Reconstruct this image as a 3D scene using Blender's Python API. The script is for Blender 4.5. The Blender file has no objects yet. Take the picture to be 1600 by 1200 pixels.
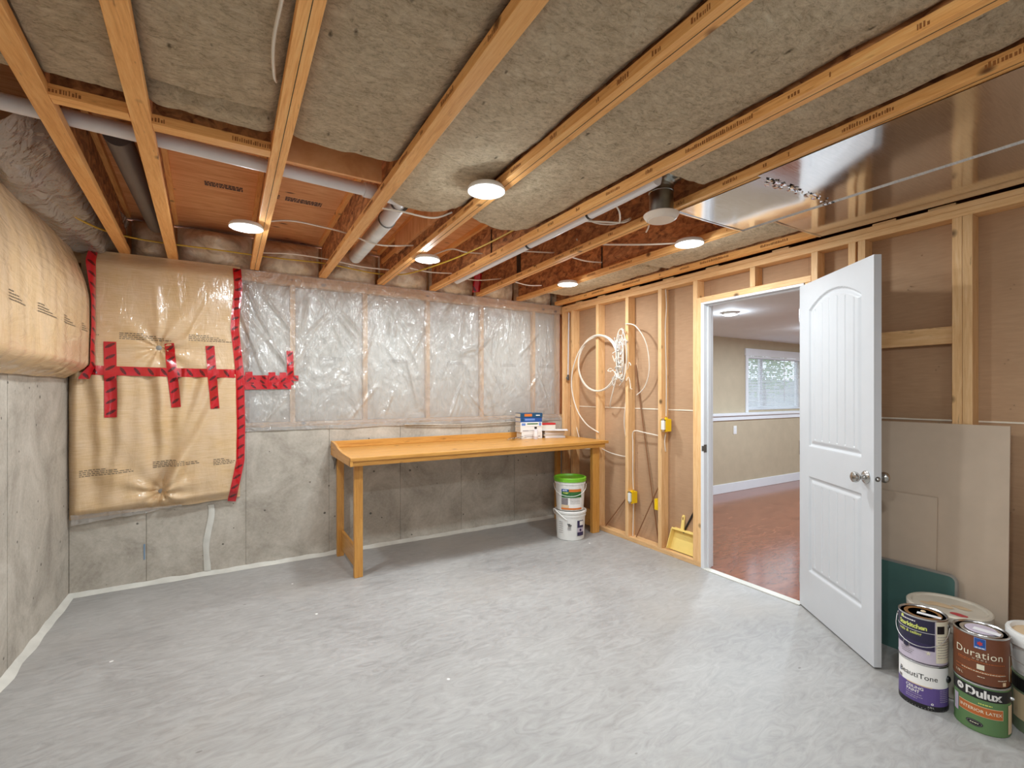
import bpy, math, random
from mathutils import Vector, Matrix, noise
random.seed(7)
scene = bpy.context.scene
COL = scene.collection
R = math.radians
PI = math.pi

# ------------------------------------------------------------------ camera
FPX = 733.7
cam_d = bpy.data.cameras.new('camera')
cam_d.sensor_width = 36.0
cam_d.lens = FPX / 1600 * 36.0
cam_d.shift_y = 14.0 / 1600
cam_d.clip_start = 0.02
cam = bpy.data.objects.new('camera', cam_d)
COL.objects.link(cam)
cam.location = (0, 0, 1.36)
cam.rotation_euler = (R(90), 0, R(-30.84))
scene.camera = cam
# ------------------------------------------------------------------ world, exposure
world = bpy.data.worlds.new('world')
scene.world = world
world.use_nodes = True
world.node_tree.nodes['Background'].inputs[0].default_value = (0.80, 0.90, 1.0, 1)
world.node_tree.nodes['Background'].inputs[1].default_value = 2.0
scene.view_settings.view_transform = 'Standard'
scene.view_settings.look = 'None'
scene.view_settings.gamma = 1.0
scene.view_settings.exposure = 0.12
scene.view_settings.use_curve_mapping = False
LAMP_W = 16.0            # watts per ceiling disc light
LAMP_COL = (0.86, 0.955, 1.0)
scene.cycles.max_bounces = 12
scene.cycles.diffuse_bounces = 6
scene.cycles.transparent_max_bounces = 12
scene.cycles.sample_clamp_indirect = 6.0

# ------------------------------------------------------------------ material helpers
class NT:
    def __init__(s, name):
        s.m = bpy.data.materials.new(name); s.m.use_nodes = True
        s.t = s.m.node_tree; s.b = s.t.nodes['Principled BSDF']; s.out = s.t.nodes['Material Output']
    def n(s, ty, ins=None, **kw):
        nd = s.t.nodes.new(ty)
        for k, v in kw.items(): setattr(nd, k, v)
        for k, v in (ins or {}).items():
            if hasattr(v, 'is_output') or hasattr(v, 'links'): s.t.links.new(v, nd.inputs[k])
            else: nd.inputs[k].default_value = v
        return nd
    def link(s, a, b): s.t.links.new(a, b)
    def coords(s, kind='Object', scale=(1, 1, 1), rnd=False, rot=(0, 0, 0)):
        if kind == 'World': src = s.n('ShaderNodeNewGeometry').outputs['Position']
        else: src = s.n('ShaderNodeTexCoord').outputs[kind]
        if rnd:
            oi = s.n('ShaderNodeObjectInfo').outputs['Random']
            mul = s.n('ShaderNodeVectorMath', {0: (37.0, 51.0, 23.0)}, operation='SCALE'); s.link(oi, mul.inputs['Scale'])
            add = s.n('ShaderNodeVectorMath', {0: src, 1: mul.outputs[0]}, operation='ADD'); src = add.outputs[0]
        mp = s.n('ShaderNodeMapping', {'Vector': src, 'Scale': scale, 'Rotation': rot})
        return mp.outputs[0]
    def noise(s, vec, scale, detail=4, rough=.6, dist=0):
        return s.n('ShaderNodeTexNoise', {'Vector': vec, 'Scale': scale, 'Detail': detail, 'Roughness': rough, 'Distortion': dist}).outputs['Fac']
    def voro(s, vec, scale, out='Distance', feature='F1', rnd=1.0):
        nd = s.n('ShaderNodeTexVoronoi', {'Vector': vec, 'Scale': scale, 'Randomness': rnd}, feature=feature)
        return nd.outputs[out]
    def ramp(s, fac, stops, interp='LINEAR'):
        nd = s.n('ShaderNodeValToRGB', {'Fac': fac}); cr = nd.color_ramp; cr.interpolation = interp
        while len(cr.elements) < len(stops): cr.elements.new(0.5)
        for e, (p, c) in zip(cr.elements, stops):
            e.position = p; e.color = (c[0], c[1], c[2], 1) if not isinstance(c, (int, float)) else (c, c, c, 1)
        return nd.outputs['Color']
    def mix(s, fac, a, b, blend='MIX'):
        nd = s.n('ShaderNodeMix', data_type='RGBA', blend_type=blend)
        for i, v in ((0, fac), (6, a), (7, b)):
            if hasattr(v, 'links'): s.link(v, nd.inputs[i])
            else: nd.inputs[i].default_value = v if i == 0 else (v[0], v[1], v[2], 1)
        return nd.outputs[2]
    def math(s, op, a, b=0.0, c=0.0):
        nd = s.n('ShaderNodeMath', operation=op)
        for i, v in enumerate((a, b, c)):
            if hasattr(v, 'links'): s.link(v, nd.inputs[i])
            else: nd.inputs[i].default_value = v
        return nd.outputs[0]
    def base(s, c):
        if hasattr(c, 'links'): s.link(c, s.b.inputs['Base Color'])
        else: s.b.inputs['Base Color'].default_value = (c[0], c[1], c[2], 1)
    def set(s, **kw):
        for k, v in kw.items():
            k = k.replace('_', ' ')
            if hasattr(v, 'links'): s.link(v, s.b.inputs[k])
            else: s.b.inputs[k].default_value = v
    def bump(s, h, strength=.3, dist=.01, coat=False):
        nd = s.n('ShaderNodeBump', {'Height': h, 'Strength': strength, 'Distance': dist})
        s.link(nd.outputs[0], s.b.inputs['Coat Normal' if coat else 'Normal'])
        return nd

def C(r, g, b):   # sRGB 0-255 -> linear
    f = lambda v: (v / 255 / 12.92) if v / 255 <= .04045 else ((v / 255 + .055) / 1.055) ** 2.4
    return (f(r), f(g), f(b))

def plain(name, col, rough=.5, metal=0.0, var=.08, **kw):
    k = NT(name); v = k.coords('Object', rnd=True)
    f = k.noise(v, 6.0, 3)
    a = tuple(max(0, x * (1 - var)) for x in col); b = tuple(min(1, x * (1 + var)) for x in col)
    k.base(k.ramp(f, [(.3, a), (.7, b)]))
    k.set(Roughness=rough, Metallic=metal, **kw)
    return k.m

def wood(name, axis, dark, mid, light, rough=.55, knots=True, coat=0.0):
    k = NT(name)
    st = [9.0, 9.0, 9.0]; st['xyz'.index(axis)] = 0.55
    v = k.coords('Object', scale=tuple(st), rnd=True)
    g = k.noise(v, 5.0, 6, .65, 1.2)
    col = k.ramp(g, [(.25, dark), (.5, mid), (.75, light)])
    fine = k.noise(k.coords('Object', scale=tuple(x * 6 for x in st), rnd=True), 5.0, 3)
    col = k.mix(.25, col, k.ramp(fine, [(.3, dark), (.7, light)]))
    if knots:
        ks = [6.0, 6.0, 6.0]; ks['xyz'.index(axis)] = 4.6
        d = k.voro(k.coords('Object', scale=tuple(ks), rnd=True), 1.0)
        msk = k.ramp(d, [(.05, 1.0), (.13, 0.0)])
        col = k.mix(msk, col, tuple(x * .28 for x in dark))
    cs_ = [60.0, 60.0, 60.0]; cs_['xyz'.index(axis)] = 9.0
    ck = k.noise(k.coords('Object', scale=tuple(cs_), rnd=True), 1.0, 3, .6)
    col = k.mix(k.ramp(ck, [(.66, 0.0), (.74, .55)]), col, tuple(x * .45 for x in dark))
    oi = k.n('ShaderNodeObjectInfo').outputs['Random']
    hsv = k.n('ShaderNodeHueSaturation', {'Color': col, 'Value': k.math('MULTIPLY_ADD', oi, .22, .89)})
    k.base(hsv.outputs[0]); k.set(Roughness=rough, Coat_Weight=coat, Coat_Roughness=.15)
    k.bump(g, .15, .004)
    return k.m

M = {}
for ax in 'xyz':
    M['stud_' + ax] = wood('spruce_stud_' + ax, ax, C(205, 150, 92), C(232, 186, 130), C(244, 206, 158))
    M['joist_' + ax] = wood('joist_flange_' + ax, ax, C(206, 132, 60), C(244, 178, 104), C(253, 204, 134))
    M['bench_' + ax] = wood('varnished_pine_' + ax, ax, C(172, 110, 42), C(203, 145, 68), C(217, 163, 84), rough=.42, coat=.15)

def concrete(name, c0, c1, c2):
    k = NT(name); v = k.coords('World')
    big = k.noise(v, 2.6, 7, .68, .8); col = k.ramp(big, [(.32, c0), (.5, c1), (.68, c2)])
    st = k.noise(k.coords('World', scale=(3, 3, .6)), 2.0, 4); col = k.mix(.15, col, k.ramp(st, [(.35, c0), (.65, c2)]))
    hole = k.voro(v, 11.0); sz = k.noise(v, 4.0, 2)
    msk = k.ramp(k.math('SUBTRACT', hole, k.math('MULTIPLY', k.math('SUBTRACT', sz, .52), .35)), [(.05, 1.0), (.085, 0.0)])
    col = k.mix(msk, col, tuple(x * .25 for x in c0))
    dirt = k.noise(v, 9.0, 8, .75)
    col = k.mix(k.ramp(dirt, [(.60, 0.0), (.75, .45)]), col, tuple(x * .6 for x in c0))
    fine = k.noise(v, 60.0, 4)
    k.base(k.mix(.2, col, k.ramp(fine, [(.3, c0), (.7, c2)]))); k.set(Roughness=.82)
    k.bump(k.math('SUBTRACT', k.math('MULTIPLY', fine, .3), msk), .4, .004)
    return k.m
M['concrete'] = concrete('poured_concrete', C(142, 133, 121), C(180, 171, 158), C(206, 198, 186))

def floor_mat():
    k = NT('painted_slab'); v = k.coords('World')
    a, b, c = C(138, 135, 132), C(162, 159, 156), C(180, 178, 175)
    big = k.noise(v, 1.1, 5, .6, .6); col = k.ramp(big, [(.3, a), (.5, b), (.7, c)])
    tr = k.noise(k.coords('World', scale=(1.2, 3.2, 1), rot=(0, 0, .35)), 5.0, 7, .65, 2.2)
    col = k.mix(.55, col, k.ramp(tr, [(.32, a), (.5, b), (.68, c)]))
    warm = k.noise(v, .8, 3); col = k.mix(k.ramp(warm, [(.52, 0.0), (.7, .35)]), col, C(170, 160, 148))
    spots = k.voro(v, 3.0); s2 = k.noise(v, 30, 3)
    msk = k.ramp(k.math('ADD', spots, k.math('MULTIPLY', s2, .06)), [(.045, 1.0), (.06, 0.0)])
    col = k.mix(msk, col, C(232, 230, 226))
    dk = k.voro(k.coords('World', scale=(1, 2.6, 1), rot=(0, 0, .8)), 2.3); msk2 = k.ramp(k.math('ADD', dk, k.math('MULTIPLY', s2, .07)), [(.05, .7), (.065, 0.0)])
    col = k.mix(msk2, col, C(110, 104, 98))
    k.base(col); k.set(Roughness=k.ramp(tr, [(.3, .42), (.7, .62)])); k.bump(tr, .15, .006)
    return k.m
M['floor'] = floor_mat()

def osb():
    k = NT('osb_web')
    v = k.coords('Object', scale=(1, .55, 1.0), rnd=True)
    w = k.n('ShaderNodeTexVoronoi', {'Vector': v, 'Scale': 34.0}); 
    d = k.noise(v, 11, 4, .6, 3.0)
    col = k.mix(.5, k.ramp(w.outputs['Color'], [(.1, C(112, 64, 36)), (.5, C(172, 110, 64)), (.9, C(220, 158, 100))]), k.ramp(d, [(.38, C(96, 54, 32)), (.62, C(206, 140, 86))]))
    k.base(col); k.set(Roughness=.7); k.bump(w.outputs['Distance'], .4, .004)
    return k.m
M['osb'] = osb()

def plywood():
    k = NT('subfloor_plywood')
    g = k.noise(k.coords('World', scale=(1, 7, 1)), 3.0, 6, .6, 1.5)
    col = k.ramp(g, [(.3, C(212, 142, 86)), (.5, C(232, 168, 112)), (.7, C(242, 186, 132))])
    d = k.voro(k.coords('World', scale=(1.6, 4.2, 1)), 2.0)
    col = k.mix(k.ramp(d, [(.05, 1.0), (.11, 0.0)]), col, C(88, 48, 26))
    k.base(col); k.set(Roughness=.65)
    return k.m
M['ply'] = plywood()

def rockwool():
    k = NT('mineral_wool'); v = k.coords('World')
    f = k.noise(k.coords('World', scale=(1, 2.2, 1), rot=(0, 0, .5)), 34.0, 8, .8, .8); b = k.noise(v, 3.0, 4); mid = k.noise(v, 17.0, 6, .75, .5)
    col = k.ramp(f, [(.36, C(112, 90, 64)), (.48, C(216, 192, 158)), (.64, C(248, 233, 206))])
    col = k.mix(.4, col, k.ramp(mid, [(.33, C(150, 126, 94)), (.55, C(230, 208, 174)), (.7, C(246, 230, 202))]))
    col = k.mix(.2, col, k.ramp(b, [(.3, C(184, 162, 130)), (.7, C(238, 218, 186))]))
    pit = k.voro(k.coords('World', scale=(1, .45, 1), rot=(0, 0, .4)), 13.0)
    col = k.mix(k.ramp(k.math('ADD', pit, k.math('MULTIPLY', mid, .22)), [(.13, .85), (.2, 0.0)]), col, C(84, 66, 44))
    k.base(col); k.set(Roughness=.95); k.bump(k.math('ADD', f, k.math('MULTIPLY', mid, 1.4)), .9, .014)
    return k.m
M['wool'] = rockwool()

def blanket():
    k = NT('faced_fiberglass_blanket')
    tc = k.n('ShaderNodeTexCoord').outputs['UV']
    f = k.noise(k.n('ShaderNodeMapping', {'Vector': tc, 'Scale': (1.6, 26, 1)}).outputs[0], 6.0, 6, .7, .6)
    g = k.noise(k.n('ShaderNodeMapping', {'Vector': tc, 'Scale': (2, 2.6, 1)}).outputs[0], 2.2, 4)
    col = k.ramp(f, [(.3, C(190, 150, 104)), (.5, C(214, 180, 138)), (.72, C(230, 202, 166))])
    col = k.mix(.45, col, k.ramp(g, [(.3, C(208, 170, 112)), (.55, C(218, 188, 150)), (.75, C(220, 194, 168))]))
    k.base(col); k.set(Roughness=.55, Coat_Weight=.9, Coat_Roughness=.12)
    w = k.noise(k.n('ShaderNodeMapping', {'Vector': tc, 'Scale': (9, 2.4, 1)}).outputs[0], 2.0, 4, .5, 1.0)
    k.bump(w, .5, .02, coat=True); k.bump(k.math('ADD', k.math('MULTIPLY', f, .25), w), .18, .02)
    return k.m
M['blanket'] = blanket()

def poly(name, alpha, tint=(.92, .9, .88)):
    k = NT(name)
    w = k.noise(k.coords('World', scale=(1.6, 1, .6), rot=(0, .5, 0)), 7.0, 4, .5, 1.8); w2 = k.noise(k.coords('World', scale=(1.2, 1, .8), rot=(0, -.6, 0)), 3.2, 3, .5, 2.5)
    bp = k.n('ShaderNodeBump', {'Height': k.math('ADD', w, k.math('MULTIPLY', w2, 1.2)), 'Strength': .7, 'Distance': .03}).outputs[0]
    df = k.n('ShaderNodeBsdfDiffuse', {'Color': (*tint, 1), 'Normal': bp}); gl = k.n('ShaderNodeBsdfGlossy', {'Color': (1, 1, 1, 1), 'Roughness': .13, 'Normal': bp})
    tr = k.n('ShaderNodeBsdfTransparent', {'Color': (.97, .96, .95, 1)})
    mx = k.n('ShaderNodeMixShader', {0: alpha, 1: tr.outputs[0], 2: df.outputs[0]})
    fz = k.n('ShaderNodeFresnel', {'IOR': 1.5, 'Normal': bp}).outputs[0]
    m2 = k.n('ShaderNodeMixShader', {0: k.math('ADD', k.math('MULTIPLY', fz, .9), .05), 1: mx.outputs[0], 2: gl.outputs[0]})
    k.link(m2.outputs[0], k.out.inputs[0])
    return k.m
M['poly'] = poly('clear_poly_sheet', .28)
M['poly_dull'] = poly('dusty_poly_sheet', .55, (.55, .5, .45))

def batt_white():
    k = NT('white_fiberglass'); v = k.coords('World')
    f = k.noise(v, 12, 6, .7, 1.0); g = k.noise(v, 2.2, 3)
    col = k.mix(.5, k.ramp(f, [(.3, C(196, 194, 186)), (.7, C(226, 225, 220))]), k.ramp(g, [(.35, C(204, 200, 190)), (.65, C(228, 228, 224))]))
    k.base(col); k.set(Roughness=.8); k.bump(f, .4, .01)
    return k.m
M['white_batt'] = batt_white()

def rim():
    k = NT('wrapped_rim_insulation'); v = k.coords('World')
    g = k.noise(v, 7, 5, .6, 1.0)
    k.base(k.ramp(g, [(.3, C(176, 156, 130)), (.5, C(220, 202, 176)), (.7, C(240, 230, 212))]))
    k.set(Roughness=.5, Coat_Weight=.7, Coat_Roughness=.18); k.bump(k.noise(v, 9, 4, .5, 2.0), .6, .02)
    return k.m
M['rim'] = rim()

def tape():
    k = NT('red_sheathing_tape')
    uv = k.n('ShaderNodeTexCoord').outputs['UV']; sp = k.n('ShaderNodeSeparateXYZ', {0: uv})
    u, v = sp.outputs[0], sp.outputs[1]
    fr = k.math('FRACT', k.math('DIVIDE', k.math('ADD', u, k.math('MULTIPLY', v, .6)), .075))
    du = k.math('MULTIPLY', k.math('SUBTRACT', fr, .5), .075); dv = k.math('SUBTRACT', k.math('ABSOLUTE', k.math('SUBTRACT', v, .03)), .0)
    q = k.math('ADD', k.math('POWER', k.math('DIVIDE', du, .011), 2.0), k.math('POWER', k.math('DIVIDE', dv, .024), 2.0))
    nz = k.noise(k.n('ShaderNodeMapping', {'Vector': uv, 'Scale': (1, 1, 1)}).outputs[0], 160, 2)
    msk = k.math('MULTIPLY', k.math('LESS_THAN', q, 1.0), k.ramp(nz, [(.3, .5), (.55, 1.0)]))
    k.base(k.mix(msk, C(190, 16, 28), C(64, 8, 14))); k.set(Roughness=.3, Coat_Weight=.6, Coat_Roughness=.1)
    k.bump(k.noise(uv, 22, 3, .5, 1.0), .4, .01, coat=True); k.bump(k.noise(uv, 30, 3), .2, .005)
    return k.m
M['tape'] = tape()

def drywall_back():
    k = NT('drywall_back_paper'); v = k.coords('World')
    f = k.noise(k.coords('World', scale=(1, 1.2, 9)), 9, 5, .6); g = k.noise(v, 1.4, 4)
    col = k.mix(.5, k.ramp(f, [(.3, C(166, 130, 98)), (.7, C(186, 150, 116))]), k.ramp(g, [(.3, C(164, 128, 97)), (.7, C(190, 156, 124))]))
    sp = k.voro(v, 6.0); col = k.mix(k.ramp(sp, [(.025, .6), (.045, 0.0)]), col, C(110, 74, 48))
    k.base(col); k.set(Roughness=.85)
    return k.m
M['drywall'] = drywall_back()

def metal_sheet():
    k = NT('galvanised_sheet_metal'); v = k.coords('World')
    f = k.noise(k.coords('World', scale=(.6, 9, 1)), 30, 4); g = k.noise(v, 2.2, 2)
    k.base(k.ramp(f, [(.3, (.68, .68, .70)), (.7, (.80, .80, .82))])); k.set(Metallic=1.0, Roughness=k.ramp(f, [(.3, .09), (.7, .15)]))
    k.bump(g, .12, .02)
    return k.m
M['sheet_metal'] = metal_sheet()

def copper_floor():
    k = NT('glossy_copper_brown_floor'); v = k.coords('World')
    f = k.noise(k.coords('World', scale=(1, 3, 1)), 6, 6, .7, 1.2)
    k.base(k.ramp(f, [(.3, C(108, 58, 42)), (.7, C(150, 90, 66))])); k.set(Roughness=.12, Specular_IOR_Level=.9)
    k.bump(k.noise(v, 40, 5, .7), .14, .003)
    return k.m
M['copper'] = copper_floor()
M['white_door'] = plain('white_door_paint', C(202, 203, 206), .38, var=.02)
M['white_paint'] = plain('white_trim_paint', C(226, 227, 230), .45, var=.02)
M['grey_ceiling'] = plain('white_ceiling_paint', C(222, 222, 222), .8, var=.02)
M['beige'] = plain('beige_wall_paint', C(186, 170, 144), .75, var=.05)
M['mud'] = plain('joint_compound', C(236, 226, 208), .8, var=.06)
M['sealant'] = plain('floor_edge_sealant', C(206, 203, 194), .7, var=.12)
M['pvc'] = plain('white_pvc', C(226, 224, 226), .35, var=.04)
M['abs'] = plain('grey_drain_pipe', C(96, 90, 88), .45, var=.08)
M['duct'] = plain('galvanised_duct', (.78, .79, .78), .38, .65, var=.15)
M['dark_duct'] = plain('dark_steel_duct', (.42, .43, .40), .28, 1.0, var=.4)
M['cable_white'] = plain('white_cable', C(226, 214, 198), .5)
M['cable_grey'] = plain('grey_cable', C(190, 184, 178), .5)
M['cable_yellow'] = plain('yellow_cable', C(206, 172, 58), .5)
M['yellow_box'] = plain('yellow_electrical_plastic', C(240, 196, 20), .4)
M['white_plastic'] = plain('white_plastic', C(232, 230, 226), .4, var=.03)
M['vent_plastic'] = plain('vent_white_plastic', C(226, 212, 198), .45, var=.03)
M['dust_pan'] = plain('pale_yellow_plastic', C(240, 210, 124), .4, var=.06)
M['black'] = plain('black_plastic', C(24, 23, 24), .4)
M['dark_metal'] = plain('dark_metal', (.18, .17, .16), .4, .8)
M['rust_rod'] = plain('brown_rod', C(134, 92, 60), .5)
M['nickel'] = plain('satin_nickel', (.50, .49, .47), .22, 1.0, var=.05)
M['steel'] = plain('bright_steel', (.70, .70, .70), .25, 1.0, var=.05)
M['pail_white'] = plain('white_pail_plastic', C(228, 226, 222), .42, var=.04)
M['pail_dirty'] = plain('dirty_pail_plastic', C(206, 196, 180), .5, var=.14)
M['green_lid'] = plain('green_lid_plastic', C(112, 178, 40), .35, var=.06)
M['gyp_face'] = plain('drywall_face_paper', C(192, 172, 152), .8, var=.05)
M['green_board'] = plain('green_board', C(70, 104, 98), .6, var=.08)
M['board_edge'] = plain('board_metal_edge', C(150, 146, 140), .4, .3)
M['page'] = plain('paper_pages', C(214, 204, 190), .8, var=.1)
M['paper'] = plain('white_paper', C(228, 226, 228), .7, var=.05)
M['lam_seam'] = plain('glue_line', C(70, 62, 40), .8, var=.3)
M['joist_ink'] = plain('joist_stamp_ink', C(150, 92, 42), .8, var=.2)
M['pale_print'] = plain('pale_batt_print', C(172, 168, 162), .8)
M['chalk'] = plain('faded_blue_chalk', C(128, 150, 172), .9)
M['ink'] = plain('black_print', C(42, 38, 36), .6)
M['grey_ink'] = plain('faded_print', C(120, 104, 84), .7)
M['stamp_ink'] = plain('blue_grey_stamp', C(96, 74, 72), .7)
M['bail'] = plain('wire_bail', (.72, .71, .69), .28, 1.0)
def solid(name, rgb, rough=.45, **kw):
    M[name] = plain(name, C(*rgb), rough, var=.04, **kw)
for nm, c in dict(lbl_navy=(38, 34, 62), lbl_lilac=(188, 176, 190), lbl_purple=(94, 74, 138), lbl_brown=(104, 56, 30), lbl_green=(86, 118, 72),
                  lbl_black=(26, 24, 26), lbl_white=(232, 228, 224), lbl_orange=(206, 112, 44), lbl_lime=(214, 220, 110), lbl_blue=(34, 78, 150),
                  lbl_darkgreen=(40, 100, 46), lbl_grey=(128, 120, 122), lbl_tan=(214, 186, 150), lbl_rust=(186, 100, 44), lbl_red=(190, 60, 66),
                  lbl_cream=(228, 220, 196), lbl_sky=(110, 140, 200), lid_brown=(124, 84, 44), lbl_violet=(50, 40, 78), lbl_teal=(20, 70, 104),
                  red_cover=(190, 28, 32), lbl_olive=(110, 122, 96)).items(): solid(nm, c)
def emit(name, col, s):
    k = NT(name); k.base(col); k.set(Emission_Color=(*col, 1), Emission_Strength=s); return k.m
M['lens'] = emit('lit_lamp_lens', (1.0, .97, .93), 9.0)
def glass():
    k = NT('window_glass'); tr = k.n('ShaderNodeBsdfTransparent', {'Color': (.95, .97, .96, 1)}); gl = k.n('ShaderNodeBsdfGlossy', {'Roughness': .02})
    mx = k.n('ShaderNodeMixShader', {0: .08, 1: tr.outputs[0], 2: gl.outputs[0]}); k.link(mx.outputs[0], k.out.inputs[0]); return k.m
M['glass'] = glass()
M['clear_bottle'] = plain('clear_bottle_plastic', C(214, 208, 212), .2, var=.05)
M['leaf'] = plain('shrub_leaf', C(120, 158, 60), .6, var=.3)
M['bark'] = plain('shrub_bark', C(96, 78, 60), .8)
M['patio'] = plain('outdoor_gravel', C(168, 166, 162), .9, var=.2)
M['fence_grey'] = plain('outdoor_grey_board', C(150, 152, 150), .8, var=.15)

# ------------------------------------------------------------------ mesh helpers
WL = {}
class MB:
    def __init__(s): s.v = []; s.f = []; s.uv = []; s.smooth = False
    def add(s, vs, fs, uvs=None):
        o = len(s.v); s.v += [Vector(p) for p in vs]; s.f += [tuple(i + o for i in f) for f in fs]
        s.uv += (uvs if uvs else [(0, 0)] * len(vs)); return s
    def box(s, x0, x1, y0, y1, z0, z1, mat=None):
        vs = [(x, y, z) for z in (z0, z1) for y in (y0, y1) for x in (x0, x1)]
        if mat: vs = [mat @ Vector(p) for p in vs]
        return s.add(vs, [(0, 2, 3, 1), (4, 5, 7, 6), (0, 1, 5, 4), (2, 6, 7, 3), (0, 4, 6, 2), (1, 3, 7, 5)])
    def bar(s, a, b, w, h, up=(0, 0, 1)):
        a = Vector(a); b = Vector(b); d = (b - a).normalized(); u = Vector(up)
        x = d.cross(u)
        if x.length < 1e-4: x = d.cross(Vector((1, 0, 0)))
        x.normalize(); z = x.cross(d).normalized()
        vs = [p + x * (i * w / 2) + z * (j * h / 2) for p in (a, b) for j in (-1, 1) for i in (-1, 1)]
        return s.add(vs, [(0, 1, 3, 2), (4, 6, 7, 5), (0, 4, 5, 1), (2, 3, 7, 6), (0, 2, 6, 4), (1, 5, 7, 3)])
    def tube(s, pts, r, n=8, cap=True):
        pts = [Vector(p) for p in pts]; rings = []; prev = None
        for i, p in enumerate(pts):
            t = (pts[min(i + 1, len(pts) - 1)] - pts[max(i - 1, 0)])
            t = t.normalized() if t.length > 1e-9 else Vector((0, 0, 1))
            if prev is None:
                a = t.cross(Vector((0, 0, 1)));
                if a.length < 1e-3: a = t.cross(Vector((1, 0, 0)))
            else: a = prev - t * prev.dot(t)
            a.normalize(); prev = a; b = t.cross(a)
            rr = r[i] if isinstance(r, (list, tuple)) else r
            rings.append([p + (a * math.cos(2 * PI * k / n) + b * math.sin(2 * PI * k / n)) * rr for k in range(n)])
        vs = [q for rg in rings for q in rg]
        fs = [(i * n + k, i * n + (k + 1) % n, (i + 1) * n + (k + 1) % n, (i + 1) * n + k) for i in range(len(rings) - 1) for k in range(n)]
        if cap: fs += [tuple(range(n - 1, -1, -1)), tuple((len(rings) - 1) * n + k for k in range(n))]
        s.smooth = True
        return s.add(vs, fs)
    def lathe(s, prof, c=(0, 0, 0), n=40, mat=None):
        vs = []
        for r, z in prof:
            for k in range(n):
                p = Vector((r * math.cos(2 * PI * k / n), r * math.sin(2 * PI * k / n), z))
                if mat: p = mat @ p
                vs.append(p + Vector(c))
        fs = [(i * n + k, i * n + (k + 1) % n, (i + 1) * n + (k + 1) % n, (i + 1) * n + k) for i in range(len(prof) - 1) for k in range(n)]
        if prof[0][0] > 1e-6: fs.append(tuple(range(n - 1, -1, -1)))
        if prof[-1][0] > 1e-6: fs.append(tuple((len(prof) - 1) * n + k for k in range(n)))
        s.smooth = True
        return s.add(vs, fs)
    def grid(s, fn, nu, nv, uvs=(1, 1)):
        vs, uv = [], []
        for j in range(nv + 1):
            for i in range(nu + 1):
                vs.append(fn(i / nu, j / nv)); uv.append((i / nu * uvs[0], j / nv * uvs[1]))
        w = nu + 1
        fs = [(j * w + i, j * w + i + 1, (j + 1) * w + i + 1, (j + 1) * w + i) for j in range(nv) for i in range(nu)]
        s.smooth = True
        return s.add(vs, fs, uv)
    def cylpatch(s, c, r, a0, a1, z0, z1, n=14, th=.0006):
        vs = []
        for k in range(n + 1):
            a = a0 + (a1 - a0) * k / n
            for rr in (r, r + th):
                for z in (z0, z1): vs.append((c[0] + rr * math.cos(a), c[1] + rr * math.sin(a), c[2] + z))
        fs = []
        for k in range(n):
            o, q = k * 4, k * 4 + 4
            fs += [(o + 2, q + 2, q + 3, o + 3), (o + 3, q + 3, q + 1, o + 1), (o, q, q + 2, o + 2)]
        return s.add(vs, fs)
    def prism(s, poly2, mat, t0, t1):
        n = len(poly2)
        vs = [mat @ Vector((p[0], p[1], t)) for t in (t0, t1) for p in poly2]
        fs = [tuple(range(n - 1, -1, -1)), tuple(range(n, 2 * n))] + [(i, (i + 1) % n, n + (i + 1) % n, n + i) for i in range(n)]
        return s.add(vs, fs)
    def build(s, name, mat, parent=None, smooth=None, bevel=0):
        xs = [p.x for p in s.v]; ys = [p.y for p in s.v]; zs = [p.z for p in s.v]
        o = Vector(((min(xs) + max(xs)) / 2, (min(ys) + max(ys)) / 2, min(zs)))
        me = bpy.data.meshes.new(name)
        me.from_pydata([p - o for p in s.v], [], s.f)
        if any(u != (0, 0) for u in s.uv):
            ul = me.uv_layers.new(name='UVMap')
            for l in me.loops: ul.data[l.index].uv = s.uv[l.vertex_index]
        sm = s.smooth if smooth is None else smooth
        if sm: me.polygons.foreach_set('use_smooth', [True] * len(me.polygons))
        me.materials.append(M[mat] if isinstance(mat, str) else mat)
        me.update()
        if sm:
            try: me.set_sharp_from_angle(angle=R(38))
            except Exception: pass
        ob = bpy.data.objects.new(name, me); COL.objects.link(ob)
        if parent: ob.parent = parent
        ob.location = o - (WL[parent.name] if parent else Vector((0, 0, 0)))
        WL[ob.name] = o
        if bevel:
            bv = ob.modifiers.new('bevel', 'BEVEL'); bv.width = bevel; bv.segments = 2; bv.limit_method = 'ANGLE'
        return ob
def empty(name, loc, parent=None):
    o = bpy.data.objects.new(name, None); COL.objects.link(o); o.empty_display_size = .1
    if parent: o.parent = parent
    o.location = Vector(loc) - (WL[parent.name] if parent else Vector((0, 0, 0)))
    WL[o.name] = Vector(loc); return o
def tag(o, label, cat, group=None):
    o['label'] = label; o['category'] = cat
    if group: o['group'] = group
    return o
def thing(name, loc, label, cat, group=None): return tag(empty(name, loc), label, cat, group)
def struct(o, label=None):
    o['kind'] = 'structure'
    if label: o['label'] = label
    return o
def box(name, mat, parent, *d, bevel=0): return MB().box(*d).build(name, mat, parent, bevel=bevel)
def catmull(pts, k=8):
    pts = [Vector(p) for p in pts]; out = []
    for i in range(len(pts) - 1):
        p0, p1, p2, p3 = pts[max(i - 1, 0)], pts[i], pts[i + 1], pts[min(i + 2, len(pts) - 1)]
        for j in range(k):
            t = j / k
            out.append(.5 * ((2 * p1) + (p2 - p0) * t + (2 * p0 - 5 * p1 + 4 * p2 - p3) * t * t + (3 * p1 - p0 - 3 * p2 + p3) * t ** 3))
    out.append(pts[-1]); return out
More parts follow.
